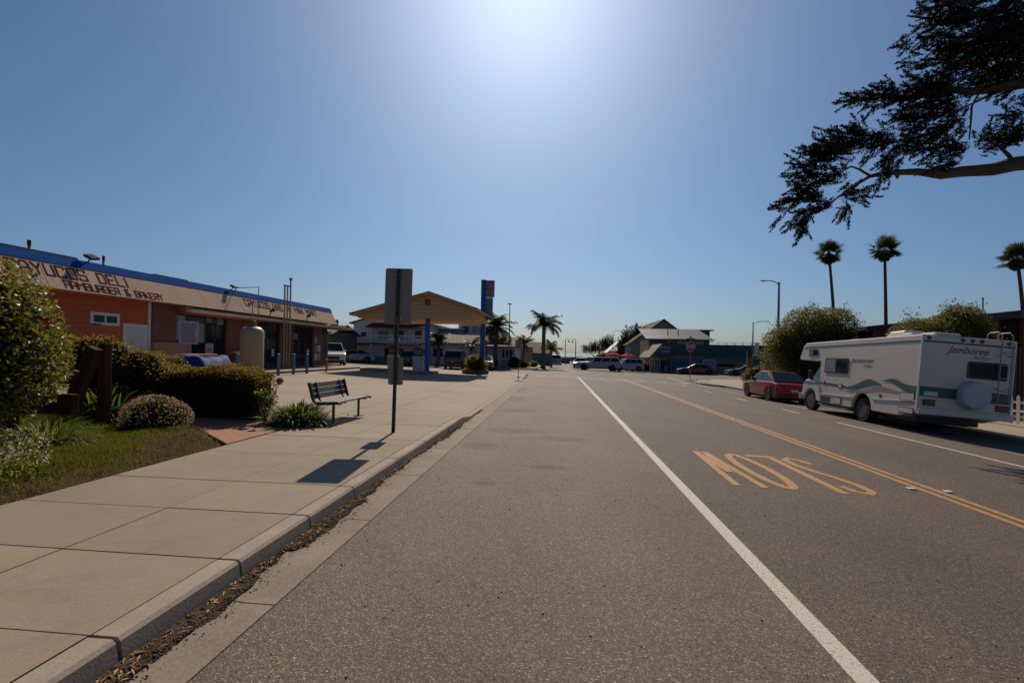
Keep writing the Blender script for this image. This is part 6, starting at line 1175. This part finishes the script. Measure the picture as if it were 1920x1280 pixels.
for i, (x, y) in enumerate(((4.2, 100), (4.8, 101))):
    random.seed(i); t_ = T('person', ('distant person in dark clothes walking at the street end, left of the pair', 'distant person in dark clothes walking at the street end, right of the pair')[i], 'person', (x, y, base(x, y)), group='people at the street end')
    me = bpy.data.meshes.new('body'); vs = [(0, 0, .95), (0, 0, 1.15), (0, 0, 1.42), (0, 0, 1.53), (0, 0, 1.68), (-.20, 0, 1.40), (-.27, .02, 1.12), (-.26, -.06, .86), (.20, 0, 1.40), (.27, -.02, 1.12), (.26, .06, .86), (-.09, .05, .9), (-.10, .12, .48), (-.10, .02, .06), (-.10, -.10, .03), (.09, -.05, .9), (.10, -.02, .48), (.10, .12, .08), (.10, -.02, .03)]
    es = [(0,1),(1,2),(2,3),(3,4),(2,5),(5,6),(6,7),(2,8),(8,9),(9,10),(0,11),(11,12),(12,13),(13,14),(0,15),(15,16),(16,17),(17,18)]; rs = [.15,.14,.15,.055,.10,.06,.045,.035,.06,.045,.035,.09,.06,.045,.03,.09,.06,.045,.03]
    me.from_pydata(vs, es, []); o = bpy.data.objects.new('body', me); COL.objects.link(o); o.parent = t_; sk = o.modifiers.new('skin', 'SKIN')
    for v_, r_ in zip(me.skin_vertices[0].data, rs): v_.radius = (r_, r_*.8)
    me.skin_vertices[0].data[0].use_root = True; ss = o.modifiers.new('subdivision', 'SUBSURF'); ss.levels = ss.render_levels = 1; me.materials.append(A['darkcar'])
    MB().lathe([(.02, 1.80), (.09, 1.77), (.11, 1.70), (.08, 1.62)], (0, .01, 0), 8).build('hair', A['bark'], t_)
# stop sign
t_ = T('stop_sign', 'red octagonal stop sign with a green street name plate on top', 'sign', (11.6, 43.5, base(11.6, 43.5)+.1)); zc = 3.02-.05
MB().tube([(0, 0, 0), (0, 0, 3.75)], .035, 8).build('post', A['steel'], t_)
oc = [(.43*math.cos(rad(22.5+45*i)), .43*math.sin(rad(22.5+45*i))) for i in range(8)]
o = MB().prism(oc, lambda x, z: (x, -.055, zc+z), lambda x, z: (x, -.04, zc+z)).build('sign_plate', A['white'], t_); MB().prism([(x*.93, z*.93) for x, z in oc], lambda x, z: (x, -.058, zc+z), lambda x, z: (x, -.054, zc+z)).build('red_face', A['stop'], o)
m_ = MB(); strokes(m_, 'STOP', lambda u, v, l: (-.295+u, -.0585-l, zc-.14+v), .28, .115, .045, .034); m_.build('lettering', A['white'], t_)
MB().box(-.16, .16, -.055, -.04, zc-.62, zc-.46).build('lower_plate', A['stop'], t_)
MB().box(-.38, .38, -.02, .0, 3.50, 3.68).build('street_plate', A['sgreen'], t_, loc=(0, 0, .02)); MB().box(-.01, .01, -.3, .3, 3.72, 3.9).build('street_plate', A['sgreen'], t_)
tag(MB().lathe([(.55, 0), (.5, .05), (.3, .07)], (0, 0, 0), 12).build('foot_disc', A['black'], loc=(11.65, 43.4, base(11.6, 43.4)+.12)), 'dark round patch at the foot of the stop sign', 'base')  # low black disc around the foot of the post
t_ = T('wooden_post', 'stout rust brown post with small signs left of the red car', 'post', (17.1, 45, base(17, 45)+.12)); MB().box(-.16, .16, -.16, .16, 0, 2.7).build('post', A['brown'], t_, bevel=.02)
MB().box(-.22, .22, -.2, -.17, 2.2, 2.75).build('sign_plate', A['darkcar'], t_); MB().box(-.2, .2, -.2, -.17, 1.8, 2.12).build('sign_plate', A['tanpanel'], t_)
t_ = T('banner', 'narrow white and blue banner hanging on the lamp before the teal shop', 'banner', (24.15, 61.8, base(24, 62)+.1)); MB().box(0, .5, -.01, .01, 2.3, 4.0).build('cloth', A['offwhite'], t_); MB().box(.0, .5, -.015, -.011, 2.3, 2.75).build('blue_foot', A['blue'], t_); MB().tube([(-.15, 0, 4.02), (.55, 0, 4.02)], .02, 5).build('bracket', A['greymetal'], t_)
t_ = T('fire_hydrant', 'small yellow fire hydrant on the far corner pavement', 'hydrant', (-4.93, 55.6, base(-4.9, 55.6)+.14)); MB().lathe([(.16, 0), (.16, .05), (.11, .07), (.11, .55), (.14, .57), (.12, .68), (.04, .76)], n=12).build('barrel', A['hyd'], t_); MB().tube([(-.2, 0, .42), (.2, 0, .42)], .06, 8).build('outlets', A['hyd'], t_); MB().lathe([(.05, .74), (.04, .82)], n=6).build('cap_nut', A['hyd'], t_)
t_ = T('small_sign', 'little pale sign on a post left of the fire hydrant', 'sign post', (-5.25, 54.8, base(-5, 55)+.14)); MB().tube([(0, 0, 0), (0, 0, 2.2)], .03, 6).build('post', A['steel'], t_); MB().box(-.22, .22, -.04, -.03, 1.5, 2.1).build('plate', A['bluegrey'], t_)
def umbrella(label, x, y, mt):
    t_ = T('patio_umbrella', label, 'umbrella', (x, y, base(x, y)), group='red patio umbrellas'); MB().tube([(0, 0, 0), (0, 0, 2.5)], .03, 6).build('pole', A['white'], t_)
    m_ = MB(); V = [(0, 0, 2.75)]+[(1.3*math.cos(q), 1.3*math.sin(q), 2.2) for q in [2*math.pi*i/8 for i in range(8)]]+[(1.32*math.cos(q), 1.32*math.sin(q), 2.05) for q in [2*math.pi*i/8 for i in range(8)]]; m_.add(V, [(0, i+1, (i+1) % 8+1) for i in range(8)]+[(i+1, i+9, (i+1) % 8+9, (i+1) % 8+1) for i in range(8)]); m_.build('canopy', A[mt], t_)
umbrella('bright red open patio umbrella above the white pickup', 9.0, 80, 'umbrella'); umbrella('darker red patio umbrella right of the bright one', 11.6, 82, 'umbrella')
t_ = T('gull', 'white gull perched on the edge of the dark teal roof', 'bird', (20.9, 67.9, 3.42)); me = bpy.data.meshes.new('body'); vs = [(-.32, 0, .05), (-.15, 0, .10), (.02, 0, .17), (.12, 0, .24), (.17, 0, .32), (.24, 0, .31)]; me.from_pydata(vs, [(i, i+1) for i in range(5)], []); o = bpy.data.objects.new('body', me); COL.objects.link(o); o.parent = t_; o.modifiers.new('skin', 'SKIN')
for v_, r_ in zip(me.skin_vertices[0].data, (.02, .07, .10, .07, .055, .012)): v_.radius = (r_, r_)
me.materials.append(A['gull']); MB().tube([(0, .03, .1), (0, .03, -.02)], .008, 5).build('leg', A['hyd'], t_); MB().tube([(0, -.03, .1), (0, -.03, -.02)], .008, 5).build('leg', A['hyd'], t_)
t_ = T('waste_bin', 'dark waste bin on the pavement beside the corner shop', 'bin', (14.6, 66.6, base(14.6, 66)+.1)); MB().lathe([(.26, 0), (.3, .8)], n=10).build('tub', A['purplepetal'], t_); MB().lathe([(.32, .8), (.2, .98), (.05, 1.02)], n=10).build('lid', A['rvdark'], t_)
